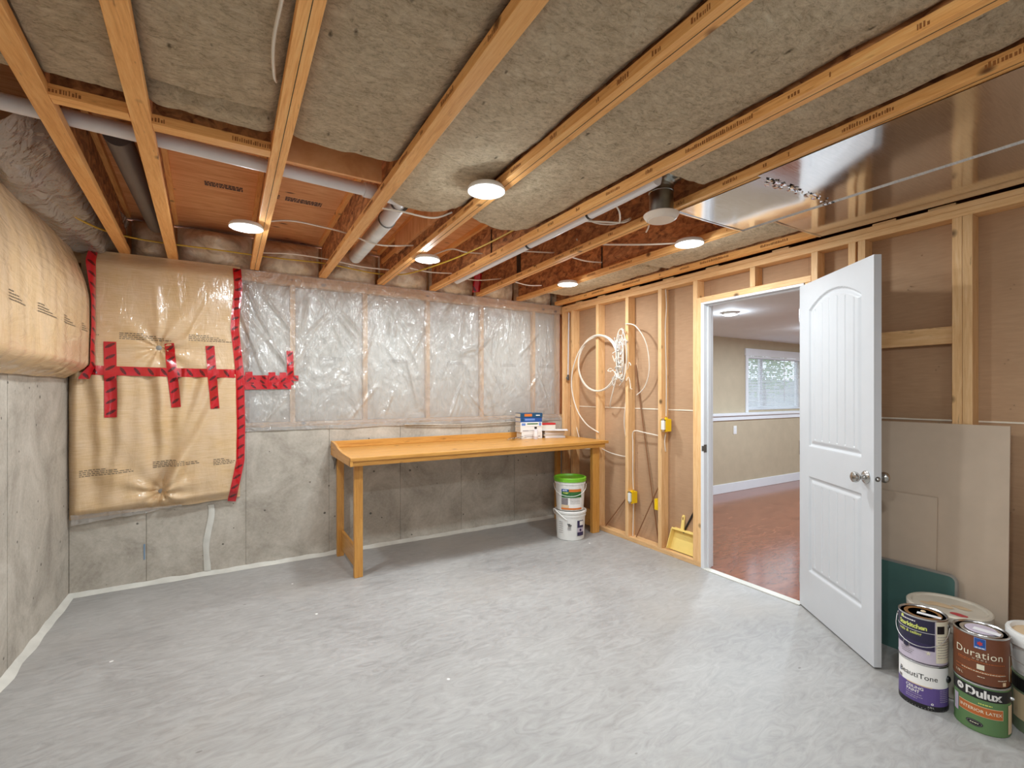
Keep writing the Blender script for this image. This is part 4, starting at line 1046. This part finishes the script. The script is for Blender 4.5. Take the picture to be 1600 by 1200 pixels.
def pail(c, r0, r1, h, label, mat='pail_white', lid='pail_white', lidh=.020, group=None, name='bucket', recess=.008):
    t = thing(name, c, label, 'bucket', group)
    MB().lathe([(r0 - .004, 0), (r0, .003), (r1, h * .80), (r1 + .006, h * .805), (r1 + .007, h * .86), (r1 + .002, h * .87), (r1 + .003, h - lidh)], c, 48).build('body', mat, t); BODY[t.name] = COL.objects[-1]
    MB().lathe([(r1 + .004, h - lidh), (r1 + .012, h - lidh - .001), (r1 + .013, h - .004), (r1 + .008, h), (r1 - .004, h - .001), (r1 - .010, h - recess), (0, h - recess - .001)], c, 48).build('lid', lid, t); BODY[t.name + 'L'] = COL.objects[-1]
    return t
cW = (2.752, 3.532, 0.0); aW = face_ang(cW); G = 'buckets under the workbench'
t = pail(cW, .128, .138, .268, 'white bucket with a dark printed label, bottom of the two under the workbench', group=G)
patch(t, cW, .134, aW, .064, .135, .045, .078, 'lbl_violet', lift=.004); patch(t, cW, .134, aW, .064, .135, .080, .118, 'lbl_lilac', lift=.004); patch(t, cW, .134, aW, .064, .135, .120, .185, 'lbl_violet', lift=.004); patch(t, cW, .134, aW, .088, .130, .14, .178, 'lbl_white', lift=.005)
wrap_rows(t, cW, .141, aW, [(-.115, -.07, z_) for z_ in (.168, .15, .13, .11, .09, .07)], 'lbl_grey', 12, .004)
wrap_rows(t, cW, .139, aW, [(-.028, .0, .150), (-.022, .012, .142), (-.02, .010, .134)], 'ink', 13, .008); wrap_rows(t, cW, .137, aW, [(-.025, .008, z_) for z_ in (.125, .117, .109, .101)], 'lbl_grey', 14, .004)
ell(cW, .1385, aW, .10, .098, .012, .012, 'lbl_violet', t, .0016)
a0 = aW - 1.1
pts = []
for k in range(25):
    tt = k / 24; a = aW - PI / 2 - .1 + (1.45) * tt; f = math.sin(PI * tt)
    pts.append((cW[0] + (.150 + .020 * f) * math.cos(a), cW[1] + (.150 + .020 * f) * math.sin(a), .215 + .10 * math.sin(PI * min(1, tt * 1.0)) * (1 - .6 * tt) - .02 * tt))
MB().tube(pts, .005, 8).build('bail_handle', 'pail_white', t)
cG = (2.750, 3.535, .2688); aG = face_ang(cG)
t = pail(cG, .126, .140, .305, 'white bucket with a green lid and printed label, on top under the workbench', lid='green_lid', lidh=.034, group=G, recess=.016)
S0, S1 = -.080, .112
patch(t, cG, .1385, aG, S0, S1, .160, .205, 'lbl_darkgreen', lift=.001); patch(t, cG, .1385, aG, S0, S0 + .065, .183, .206, 'lbl_blue', lift=.002); patch(t, cG, .1385, aG, S0 + .072, S1, .182, .206, 'lbl_orange', lift=.002)
patch(t, cG, .136, aG, S0, S1, .128, .159, 'lbl_darkgreen', lift=.002); patch(t, cG, .134, aG, S0, S1, .020, .127, 'lbl_white', lift=.0025); patch(t, cG, .134, aG, S0, S0 + .062, .062, .124, 'lbl_grey', lift=.0038)
patch(t, cG, .130, aG, S0, S1, .018, .034, 'lbl_orange', lift=.0085); patch(t, cG, .132, aG, S0, S0 + .07, .036, .060, 'lbl_tan', lift=.0062)
wrap_text(t, cG, .141, aG, .189, 'MAPEI', .016, 'lbl_white', shift=-.048, offset=.0004); wrap_text(t, cG, .1402, aG, .164, 'TEMP', .022, 'lbl_lime', shift=-.040, offset=.0002)
wrap_rows(t, cG, .138, aG, [(.0, .10, z_) for z_ in (.118, .105, .095, .085, .072)], 'lbl_grey', 15, .003)
bail(t, cG, .146, aG, .245, .10, 'pail_white', .004, .0022)

# big pail behind the cans
cB = (2.866, .836, 0.0); aB = face_ang(cB)
t = pail(cB, .128, .138, .372, 'large dirty white pail with a stained lid behind the paint cans', 'pail_dirty', 'pail_dirty', .026)
for x, y, q, mt in ((2.80, .78, .030, 'lbl_red'), (2.86, .86, .045, 'lbl_tan'), (2.90, .80, .035, 'lbl_tan'), (2.83, .9, .028, 'lbl_tan')):
    m = MB(); vs = [(x, y, .3655)]
    for k in range(14): th = 2 * PI * k / 14; q2 = q * (1 + .35 * nz(th * 2, q * 90)); vs.append((x + q2 * math.cos(th) * .6, y + q2 * math.sin(th), .3652))
    m.add(vs, [(0, 1 + k, 1 + (k + 1) % 14) for k in range(14)]).build('lid_stain', mt, BODY[t.name + 'L'])
# stack at the right border
cR = (2.80, .512, 0.0); aR = face_ang(cR)
t = thing('paint_can', cR, 'large olive and black paint can under a white pail at the right border', 'paint can')
MB().lathe([(.098, 0), (.100, .002), (.100, .215), (.102, .222), (.098, .225), (.0, .224)], cR, 44).build('body', 'lbl_olive', t); BODY[t.name] = COL.objects[-1]
patch(t, cR, .100, aR, -.16, .16, .165, .215, 'lbl_black'); patch(t, cR, .100, aR, -.12, -.03, .05, .155, 'lbl_tan'); 
ell(cR, .100, aR, .0, .05, .03, .03, 'lbl_cream', t, .001); ell(cR, .100, aR, .0, .05, .027, .027, 'lbl_olive', t, .0014)
cR2 = (cR[0], cR[1], .2255)
t = thing('bucket', cR2, 'open topped white pail with a dried paint ring at the right border', 'bucket')
MB().lathe([(.094, 0), (.098, .003), (.108, .120), (.118, .122), (.120, .165), (.117, .172), (.106, .172), (.100, .155)], cR2, 44).build('body', 'pail_white', t)
MB().lathe([(.1035, .158), (.096, .150), (.085, .152), (.080, .146), (0, .146)], cR2, 40).build('lid', 'lbl_tan', t)
bail(t, cR2, .118, aR - .1, .13, .07)

# boards leaning behind the door
def lean(name, y0, y1, xb, xt, h, th, mat, label, cat, edge=None, rnd=0.0, grp=None):
    a = math.atan2(xt - xb, h)
    T = Matrix(((0, math.sin(a), math.cos(a), xb), (1, 0, 0, 0), (0, math.cos(a), -math.sin(a), .0), (0, 0, 0, 1)))
    pl = [(y0, 0), (y1, 0), (y1, h)]
    if rnd: pl += [(y0 + rnd - rnd * math.sin(PI / 2 * k / 6), h - rnd + rnd * math.cos(PI / 2 * k / 6)) for k in range(7)]
    else: pl.append((y0, h))
    t = thing(name, (xb, (y0 + y1) / 2, 0), label, cat, grp)
    o = MB().prism(pl, T, 0, th); o.build('face_sheet', mat, t)
    if edge:
        e = [(y0 - .004, 0), (y0, 0)]; out = []
        m = MB(); pts2 = [(y0, 0)] + pl[:2:-1] + [pl[2]]
        pts2 = [(y0, .0)] + [p for p in reversed(pl[3:])] + [pl[2]]
        m.tube([T @ Vector((p[0], p[1], th / 2)) for p in pts2], th / 2 + .0015, 6).build('edge_trim', edge, t)
    return t
lean('drywall_sheet', .69, 1.52, 3.075, 3.122, 1.205, .0125, 'gyp_face', 'tall tan drywall offcut leaning on the studs behind the door', 'drywall board')
lean('drywall_sheet', .945, 1.40, 3.054, 3.092, .825, .0125, 'gyp_face', 'smaller tan drywall offcut leaning before the tall one', 'drywall board')
lean('green_board', .862, 1.42, 3.030, 3.056, .455, .014, 'green_board', 'low dark green board with rounded corner behind the paint cans', 'board', 'board_edge', .03)
def plast(u, v):
    z = .86 * v; y = .632 - .02 * (1 - v) + (.0 - .32 * u) + .02 * nz(u * 5, v * 5); x = 3.02 + .09 * v - .05 * math.sin(PI * u) + .02 * nz(u * 7, v * 6, 3)
    return Vector((x, y, z))
tag(MB().grid(plast, 20, 40).build('plastic_drop_sheet', 'poly_dull'), 'crumpled grey plastic drop sheet leaning at the right border', 'plastic sheet')

# ================================================================== THINGS ON THE STUD WALL
def ring(cy, cz, ry, rz, x, turns, r, mat, label, jit=.012, seed=0, ang0=0.0, sweep=None):
    rg = random.Random(seed); pts = []; n = int(36 * turns)
    for k in range(n + 1):
        a = ang0 + 2 * PI * k / 36; q = 1 + jit * nz(a * .37, seed, 2) * 3
        pts.append((x - .010 + .007 * math.sin(a * .5 + seed) - .012 * (k / n), cy + ry * q * math.cos(a), cz + rz * q * math.sin(a)))
    return pts
CX = XR - .012
co = thing('cable_coil', (CX, 3.55, 1.37), 'coil of thick white cable hung on the stud above the workbench end', 'cable')
MB().tube(ring(3.555, 1.655, .295, .275, CX, 2.2, .0, None, '', .02, 1, PI / 2), .0085, 8).build('coil_loop', 'cable_white', co)
MB().tube(catmull([(CX - .01, 3.56, 1.935), (CX - .03, 3.78, 1.84), (CX - .03, 3.93, 1.62), (CX - .03, 3.95, 1.40), (CX - .03, 3.86, 1.18), (CX - .02, 3.72, 1.04), (CX + .01, 3.57, .965)], 8), .0065, 8).build('cable_tail', 'cable_white', co)
MB().lathe([(.003, 0), (.003, .03), (.006, .031), (0, .032)], n=8, mat=Matrix.Translation((XR, 3.60, 1.925)) @ Matrix.Rotation(R(-90), 4, 'Y')).build('nail', 'dark_metal', co)
c2 = thing('cable_coil', (CX, 3.2, 1.40), 'tangled bundle of thin white cables tied to the stud beside the coil', 'cable')
rgc = random.Random(9)
for k in range(5):
    pts = ring(3.235 - .012 * k + rgc.uniform(-.015, .015), 1.70 + rgc.uniform(-.04, .05), .022 + .012 * k, .15 + .022 * k, CX - .006 * k, 1.05, 0, None, '', .10, k + 3, rgc.uniform(0, 6))
    MB().tube(pts, .0042, 6).build('cable_loop', 'cable_grey' if k % 2 else 'cable_white', c2)
MB().tube(catmull([(CX, 3.19, 2.0), (CX - .015, 3.05, 1.96), (CX + .0, 2.94, 1.80), (CX + .03, 2.93, 1.58), (CX + .05, 3.0, 1.42), (CX + .05, 3.10, 1.34)], 8), .005, 7).build('cable_loop', 'cable_white', c2)
MB().tube(catmull([(CX, 3.22, 1.70), (CX - .02, 3.27, 1.55), (CX - .02, 3.32, 1.42), (CX + .01, 3.40, 1.28), (CX + .06, 3.46, 1.22)], 8), .006, 7).build('cable_loop', 'cable_white', c2)
for k in range(34):
    y, z = 3.24 + rgc.gauss(0, .035), rgc.uniform(1.46, 1.86); p = [Vector((CX - .02, y, z))]
    for q in range(4): p.append(p[-1] + Vector((rgc.uniform(-.016, .012), rgc.gauss(0, .030), rgc.gauss(0, .035))))
    for v_ in p: v_.x = min(v_.x, CX - .004)
    MB().tube(catmull(p, 4), .0036, 5).build('cable_end', rgc.choice(['cable_white', 'cable_grey', 'cable_white', 'white_plastic']), c2)
tag(MB().tube([(XR + .035, 4.10, 2.24), (XR + .035, 4.115, 1.56)], .0075, 10).build('water_line', 'pvc'), 'straight thin white pipe between the two corner studs', 'pipe')
vv = thing('shutoff_valve', (XR + .035, 4.11, 1.52), 'small dark valve at the end of the thin corner pipe', 'valve')
MB().tube([(XR + .035, 4.115, 1.56), (XR + .035, 4.115, 1.50)], .013, 12).build('valve_body', 'dark_metal', vv); MB().tube([(XR + .0, 4.095, 1.525), (XR + .035, 4.135, 1.525)], .008, 10).build('valve_handle', 'dark_metal', vv)
def wire(pts, label, r=.005, mat='cable_white'): return tag(MB().tube(catmull(pts, 7), r, 7).build('cable', mat), label, 'cable', 'wall cables on the studs')
wire([(XR + .04, 2.775, 2.31), (XR + .045, 2.765, 2.1), (XR + .04, 2.772, 1.9), (XR + .05, 2.770, 1.5), (XR + .045, 2.768, 1.16)], 'white cable running down the stud to the upper yellow box')
wire([(XR + .05, 2.774, 1.02), (XR + .03, 2.770, .95), (XR + .04, 2.772, .88), (XR + .05, 2.776, .86)], 'short white cable below the upper yellow box')
wire([(XR + .05, 3.58, .80), (XR + .04, 3.45, .775), (XR + .05, 3.30, .76), (XR + .05, 3.21, .765)], 'white cable crossing the bay left of the lower yellow box')
wire([(XR + .05, 2.82, .985), (XR + .035, 3.0, 1.005), (XR + .03, 3.10, 1.015), (XR + .035, 3.145, .99), (XR + .04, 3.150, .9), (XR + .035, 3.145, .75), (XR + .04, 3.150, .6), (XR + .045, 3.148, .47)], 'white cable bending over from the right stud down to the lower yellow box')
wire([(XR + .045, 3.148, .345), (XR + .04, 3.145, .2), (XR + .04, 3.15, .042)], 'white cable from the lower yellow box to the floor plate')
wire([(XR + .03, 3.225, 1.30), (XR + .02, 3.24, 1.1), (XR + .03, 3.23, .95)], 'white cable hugging the far side of the middle stud')
wire([(XR + .05, 4.0, 1.02), (XR + .04, 3.88, .80), (XR + .05, 3.76, .78), (XR + .05, 3.63, .79)], 'white cable under the right end of the workbench')
def ebox(y1, z0, label):
    t = thing('outlet_box', (XR + .03, y1 - .03, z0), label, 'outlet box', 'yellow electrical boxes')
    y0 = y1 - .058; h = .105; x0, x1 = XR - .012, XR + .055
    m = MB()
    m.box(x0, x1, y0, y0 + .003, z0, z0 + h); m.box(x0, x1, y1 - .003, y1, z0, z0 + h); m.box(x0, x1, y0 + .003, y1 - .003, z0, z0 + .003); m.box(x0, x1, y0 + .003, y1 - .003, z0 + h - .003, z0 + h); m.box(x1 - .003, x1, y0 + .003, y1 - .003, z0 + .003, z0 + h - .003)
    m.build('box_shell', 'yellow_box', t)
    box('nail_tab', 'yellow_box', t, x0 + .012, x0 + .03, y0 + .005, y0 + .02, z0 + h, z0 + h + .014)
    box('device_strap', 'steel', t, x0 - .003, x0 - .001, y0 + .014, y1 - .014, z0 - .004, z0 + h + .004)
    box('switch_body', 'white_plastic', t, x0 - .008, x0 + .03, y0 + .012, y1 - .012, z0 + .014, z0 + h - .014, bevel=.002)
    return t
ebox(2.7785, 1.035, 'yellow electrical box with a white switch, upper one on the stud')
ebox(3.1675, .352, 'yellow electrical box with a white outlet, lower one on the stud')
t = thing('outlet_box', (XR + .06, 2.85, .345), 'plain yellow electrical box back half hidden behind the stud', 'outlet box', 'yellow electrical boxes')
box('box_shell', 'yellow_box', t, XR + .02, XR + .075, 2.818, 2.875, .345, .44, bevel=.002); box('nail_tab', 'yellow_box', t, XR + .03, XR + .05, 2.83, 2.845, .44, .452)
def rod(a, b, r, mat, label): return tag(MB().tube([a, b], r, 8).build('rod', mat), label, 'rod', 'thin rods in the stud bays')
rod((XD - .012, 3.155, 1.62), (XD - .03, 2.862, .045), .0055, 'rust_rod', 'long thin brown rod leaning between two studs')
rod((XD - .055, 3.10, .046), (XD - .042, 2.824, .60), .005, 'rust_rod', 'dark slanted line crossing the long brown rod near the floor')  # this and the next two: slanted lines drawn as thin tubes
rod((XD - .045, 3.52, .046), (XD - .008, 3.215, .43), .005, 'rust_rod', 'slanted line at the floor right of the workbench leg')
rod((XD - .006, 2.62, .20), (XD - .006, 2.468, .48), .008, 'black', 'dark slanted line behind the yellow dustpan')

# dustpan
dp = thing('dustpan', (XR + .03, 2.58, .038), 'pale yellow plastic dustpan standing between two studs by the door', 'dustpan')
T = Matrix.Translation((XR + .008, 2.588, .0385)) @ Matrix.Rotation(R(9), 4, 'Y')       # local: x depth into wall, y width, z up
def dpf(u, v):
    y = (u - .5) * (.285 - .045 * v); z = .012 + .175 * v; x = .030 + .020 * v - .012 * (1 - (2 * u - 1) ** 6) * 0
    return T @ Vector((x, y, z))
m = MB().grid(dpf, 16, 8); n0 = len(m.v)
m.build('tray', 'dust_pan', dp)
for sg in (-1, 1): MB().bar(T @ Vector((.012, sg * .138, .015)), T @ Vector((.025, sg * .118, .185)), .006, .05, (1, 0, 0)).build('side_wall', 'dust_pan', dp, bevel=.002)
MB().bar(T @ Vector((.030, -.122, .188)), T @ Vector((.030, .122, .188)), .05, .008, (0, 0, 1)).build('back_wall', 'dust_pan', dp, bevel=.003)
MB().tube([T @ Vector((.012, -.122, .192)), T @ Vector((.012, .122, .192))], .005, 8).build('rim', 'dust_pan', dp)
T2 = T @ Matrix.Translation((.030, .03, .19))
MB().prism([(-.016, 0), (.016, 0), (.013, .115), (.008, .125), (-.008, .125), (-.013, .115)], T2 @ Matrix(((0, 0, 1, 0), (1, 0, 0, 0), (0, 1, 0, 0), (0, 0, 0, 1))), -.007, .007).build('handle', 'dust_pan', dp, bevel=.003)
MB().prism([(-.005, .085), (.005, .085), (.005, .108), (-.005, .108)], T2 @ Matrix(((0, 0, 1, 0), (1, 0, 0, 0), (0, 1, 0, 0), (0, 0, 0, 1))), -.0076, .0076).build('hang_hole', 'rust_rod', dp)

# ================================================================== DOOR
HX, HY = 3.133, 1.642; DV = Vector((-.5925, -.8056, 0)); NV = Vector((-.8056, .5925, 0)); DW, DH, DT = .709, 2.032, .035
dr = struct(empty('door_1', (HX, HY, .01)), 'white two panel door standing open with a satin knob')
def inset(u, z):
    best = 0
    # upper arched panel
    arch = 1.945 - .085 * ((u - .36) / .255) ** 2
    d = min(u - .105, .615 - u, z - 1.02, (arch - z) * .97)
    d2 = min(u - .105, .615 - u, z - .245, .835 - z)
    d = max(d, d2)
    if d <= 0: return 0.0
    h = -.012 * smooth01(d / .012)
    if d > .014: h += .0085 * smooth01((d - .014) / .026)
    if d > .046:
        for k in range(6):
            g = abs(u - (.172 + .075 * k))
            if g < .0065: h -= .0048 * (1 - g / .0065)
    return h
def face(sgn):
    us = [0, .03, .06, .09]; x = .1
    while x < .622: us.append(x); x += .0043
    us += [.63, .66, .69, DW]
    zs = [0, .1, .2]; x = .236
    while x < .30: zs.append(x); x += .006
    zs += [.36, .45, .55, .65, .72]; x = .776
    while x < .84: zs.append(x); x += .006
    zs += [.87, .92, .97]; x = 1.01
    while x < 1.08: zs.append(x); x += .006
    zs += [1.2, 1.35, 1.5, 1.65]; x = 1.76
    while x < 1.955: zs.append(x); x += .0065
    zs += [1.98, 2.0, DH]
    vs = [Vector((HX, HY, .01 + z)) + DV * u + NV * (inset(u, z) if sgn > 0 else -DT - inset(u, z)) for z in zs for u in us]
    w = len(us); fs = [(j * w + i, j * w + i + 1, (j + 1) * w + i + 1, (j + 1) * w + i) for j in range(len(zs) - 1) for i in range(w - 1)]
    if sgn > 0: fs = [f[::-1] for f in fs]
    return vs, fs
m = MB()
for sg in (1, -1): m.add(*face(sg))
P = lambda u, d, z: Vector((HX, HY, .01 + z)) + DV * u + NV * d
for quad in ([P(DW, 0, 0), P(DW, -DT, 0), P(DW, -DT, DH), P(DW, 0, DH)], [P(0, 0, 0), P(0, -DT, 0), P(0, -DT, DH), P(0, 0, DH)], [P(0, 0, DH), P(DW, 0, DH), P(DW, -DT, DH), P(0, -DT, DH)], [P(0, 0, 0), P(DW, 0, 0), P(DW, -DT, 0), P(0, -DT, 0)]):
    m.add(quad, [(0, 1, 2, 3)])
m.smooth = False
slab = m.build('door_slab', 'white_door', dr)
def knob(side):
    base = P(.650, 0 if side > 0 else -DT, .925); ax = NV * side
    rot = ax.to_track_quat('Z', 'Y').to_matrix().to_4x4()
    kn = MB().lathe([(.033, 0), (.033, .003), (.028, .009), (.015, .013), (.011, .022), (.011, .030), (.018, .036), (.0255, .044), (.0275, .053), (.025, .062), (.017, .067), (0, .068)], n=36, mat=Matrix.Translation(base) @ rot).build('door_knob', 'nickel', dr)
    return kn
knob(1); knob(-1)
rot = DV.to_track_quat('Z', 'Y').to_matrix().to_4x4()
MB().lathe([(.0125, 0), (.0125, .0012), (.009, .0014), (.009, .0006), (.0, .0006)], n=24, mat=Matrix.Translation(P(DW, -DT / 2, .925)) @ rot).build('latch_plate', 'dark_metal', dr)
MB().lathe([(.0075, 0), (.0075, .006), (.004, .009), (0, .009)], n=16, mat=Matrix.Translation(P(DW, -DT / 2, .925)) @ rot).build('latch_bolt', 'nickel', dr)
for z_ in (.18, 1.0, 1.85): MB().tube([P(-.004, -.004, z_ - .045) , P(-.004, -.004, z_ + .045)], .006, 10).build('hinge', 'nickel', dr)
# frame
fr = struct(empty('trim_3', (XR, 2, 0)), 'white door jamb set into the stud opening')
X1 = XD + .016
box('jamb', 'white_paint', fr, XR - .008, X1, DO1 - .030, DO1 - .002, .0, 2.044, bevel=.002)
box('jamb', 'white_paint', fr, XR - .002, X1, DO0 + .002, DO0 + .021, .0, 2.044, bevel=.002)
box('head_jamb', 'white_paint', fr, XR - .008, X1, DO0 + .002, DO1 - .002, 2.0445, 2.0615, bevel=.002)
box('door_stop', 'white_paint', fr, XR + .032, XR + .068, DO1 - .041, DO1 - .0305, .0, 2.044, bevel=.001)
box('door_stop', 'white_paint', fr, XR + .032, XR + .068, DO0 + .0215, DO1 - .042, 2.033, 2.044, bevel=.001)
box('strike_plate', 'dark_metal', fr, XR - .0095, XR + .025, DO1 - .0315, DO1 - .0300, .90, .96)
box('strike_plate', 'dark_metal', fr, XR - .0095, XR - .0080, DO1 - .030, DO1 - .012, .91, .95)
struct(box('trim_4', 'sealant', None, 3.115, 3.175, DO0 + .022, DO1 - .031, .0005, .006), 'grey threshold strip in the doorway')

# ================================================================== NEXT ROOM
struct(box('floor_next_room', 'copper', None, 3.176, 9.2, -.5, 4.02, -.12, .002), 'glossy copper brown floor of the next room')
wn = struct(empty('wall_next_room', (6, 4, 0)), 'beige far wall of the next room with a white ledge')
YN, YU = 4.0, 4.13
box('lower_wall', 'beige', wn, 3.245, 9.2, YN, YN + .16, 0, 1.045)
WX0, WX1, WZ0, WZ1 = 6.43, 7.95, 1.105, 1.935
UY1 = YU + .10
for d in ((3.245, WX0, 1.045, 2.145), (WX1, 9.2, 1.045, 2.145), (WX0, WX1, WZ1, 2.145), (WX0, WX1, 1.045, WZ0)): box('upper_wall', 'beige', wn, d[0], d[1], YU, UY1, d[2], d[3])
box('ledge_top', 'white_paint', wn, 3.246, 9.2, YN - .035, YU - .001, 1.0455, 1.078, bevel=.003)
box('ledge_apron', 'white_paint', wn, 3.246, 9.2, YN - .016, YN - .0005, .985, 1.045, bevel=.002)
struct(box('baseboard_next_room', 'white_paint', None, 3.246, 9.2, YN - .015, YN - .0005, .0025, .125, bevel=.003), 'white baseboard of the next room')
struct(box('wall_far_right', 'beige', None, 9.2, 9.3, -.6, 4.42, 0, JT - .002), 'beige side wall of the next room, out of view')
struct(box('wall_far_front', 'beige', None, 3.245, 9.2, -.6, -.5, 0, JT - .002), 'beige near wall of the next room, out of view')
struct(box('wall_next_side', 'beige', None, XD + .0135, XD + .0255, DO1 - .02, YN - .04, 0.003, 2.14), 'painted side of the partition left of the doorway')
struct(box('wall_next_side', 'beige', None, XD + .0135, XD + .0255, -.5, DO0 + .018, 0.003, 2.14), 'painted side of the partition right of the doorway')
box('light_stop_board', 'ply', wn, 3.245, 9.19, 4.231, 4.27, 2.10, JT - .002)  # added board, keeps sky light out of the void above the ceiling
box('light_stop_board', 'ply', wn, 3.245, 3.26, YF, -.6, 2.0, JT - .002)  # second added board closing the void against outside light
struct(box('ceiling_next_room', 'grey_ceiling', None, 3.26, 9.2, -.5, 4.13, 2.145, 2.16), 'white ceiling of the next room')
wi = struct(empty('window_1', (7.1, YU, WZ0)), 'white framed window with horizontal blinds in the next room')
cs = .085
box('casing', 'white_paint', wi, WX0 - .012, WX0 + .045, YU - .018, YU - .0005, WZ0 - .026, WZ1, bevel=.002); box('casing', 'white_paint', wi, WX1 - .045, WX1 + .012, YU - .018, YU - .0005, WZ0 - .026, WZ1, bevel=.002)
box('head_casing', 'white_paint', wi, WX0 - .03, WX1 + .03, YU - .026, YU - .0005, WZ1 - .03, WZ1 + .075, bevel=.003)
box('sash', 'white_paint', wi, WX0 + .0455, WX0 + .085, YU + .045, YU + .08, WZ0, WZ1 - .031); box('sash', 'white_paint', wi, WX1 - .085, WX1 - .0455, YU + .045, YU + .08, WZ0, WZ1 - .031)
box('sash', 'white_paint', wi, WX0 + .0855, WX1 - .0855, YU + .045, YU + .08, WZ0, WZ0 + .04); box('mullion', 'white_paint', wi, 6.86, 6.93, YU + .045, YU + .08, WZ0 + .0405, WZ1 - .031)
box('pane', 'glass', wi, WX0 + .086, 6.859, YU + .060, YU + .064, WZ0 + .041, WZ1 - .032); box('pane', 'glass', wi, 6.931, WX1 - .086, YU + .060, YU + .064, WZ0 + .041, WZ1 - .032)
bd = thing('window_blind', (7.1, YU + .02, WZ0), 'white horizontal slat blind hanging in the far window', 'blind')
box('head_rail', 'white_paint', bd, WX0 + .047, WX1 - .047, YU - .005, YU + .03, WZ1 - .062, WZ1 - .032)
sl = None; ns = 34
for k in range(ns):
    z = WZ0 + .030 + (WZ1 - .068 - WZ0 - .030) * k / (ns - 1)
    if sl is None:
        T = Matrix.Translation((0, YU + .012, z)) @ Matrix.Rotation(R(36), 4, 'X')
        sl = MB().box(WX0 + .05, WX1 - .05, -.012, .012, -.0006, .0006, T).build('slat', 'white_paint', bd); z0_ = z
    else:
        o = sl.copy(); COL.objects.link(o); o.parent = bd; o.location = sl.location + Vector((0, 0, z - z0_)); o.name = 'slat'
box('bottom_rail', 'white_paint', bd, WX0 + .05, WX1 - .05, YU - .002, YU + .024, WZ0 + .006, WZ0 + .018)
for x in (6.62, 7.2, 7.75): MB().tube([(x, YU + .012, WZ0 + .01), (x, YU + .012, WZ1 - .05)], .0012, 5).build('ladder_cord', 'white_paint', bd)
MB().tube([(7.42, YU - .012, WZ0 + .14), (7.42, YU - .008, WZ1 - .05)], .004, 6).build('tilt_wand', 'clear_bottle', bd)
t = thing('wall_outlet', (5.98, YN, .80), 'small white outlet plate on the beige wall below the ledge', 'outlet')
box('plate', 'white_plastic', t, 5.945, 6.015, YN - .007, YN - .0005, .79, .905, bevel=.002)
for z_ in (.822, .865): box('socket', 'white_paint', t, 5.962, 5.998, YN - .0095, YN - .0072, z_ - .013, z_ + .013, bevel=.001)
disc_light(4.17, 2.84, 'recessed disc light in the white ceiling of the next room', zl=2.121, group=None, col=(.74, .87, 1.0), w=26, r=.07, h=2.118)
for x, y, q in ((6.0, 2.9, 'middle'), (7.8, 2.6, 'far'), (5.2, 1.0, 'near'), (7.4, .8, 'front')): disc_light(x, y, 'unseen disc light added to brighten the next room, ' + q, zl=2.121, group=None, col=(.74, .87, 1.0), w=26, r=.07, h=2.118)  # unseen lamps added to make the next room brighter
# outside
struct(box('ground_outside', 'patio', None, 3, 20, 4.45, 12, .75, .85), 'gravel ground outside the window')
sh = thing('shrub', (10.2, 6.1, .85), 'green shrub outside the far window', 'shrub')
rgl = random.Random(6); m = MB()
for k in range(700):
    d = Vector((rgl.gauss(0, 1), rgl.gauss(0, 1), rgl.gauss(0, 1))).normalized() * rgl.uniform(.25, .62); p = Vector((10.2, 6.1, 1.85)) + d
    q = Vector((rgl.gauss(0, 1), rgl.gauss(0, 1), rgl.gauss(0, 1))).normalized(); w_ = q.cross(Vector((.3, .5, .8))).normalized() * .03; q = q * .05
    m.add([p - q, p + w_, p + q, p - w_], [(0, 1, 2, 3)])
lf_ = m.build('foliage', 'leaf', sh); lf_['kind'] = 'stuff'
MB().tube([(10.2, 6.1, .85), (10.22, 6.1, 1.3), (10.18, 6.1, 1.8)], [.04, .03, .01], 8).build('stem', 'bark', sh)
t = thing('board_fence', (14, 8.5, .85), 'grey board fence outside the far window', 'fence')
for k in range(24): box('fence_board', 'fence_grey', t, 10.5 + k * .3, 10.5 + k * .3 + .285, 8.5, 8.53, .85, 1.75)
# white drip on the concrete under the blanket, and strip on the ledge
def drip(u, v):
    z = .03 + .49 * v; x = -.155 - .03 * math.sin(v * 5.2 + .3) * v + (u - .5) * (.040 + .006 * nz(z * 9, u))
    return Vector((x, YB - .0035 - .003 * math.sin(PI * u), z))
tag(MB().grid(drip, 6, 30).build('sealant_streak', 'sealant'), 'pale vertical sealant streak on the concrete below the blanket', 'sealant')
tag(MB().box(-.535, -.526, YB - .0022, YB - .0008, .18, .29).build('chalk_mark', 'chalk'), 'blue chalk mark on the concrete seam near the left corner', 'mark')
tag(MB().tube(catmull([(1.35, 4.17, 1.072), (1.9, 4.165, 1.055), (2.4, 4.165, 1.06), (2.95, 4.17, 1.065)], 8), .006, 8).build('foam_strip', 'concrete'), 'loose grey sealer strip along the concrete ledge behind the workbench', 'sealant')
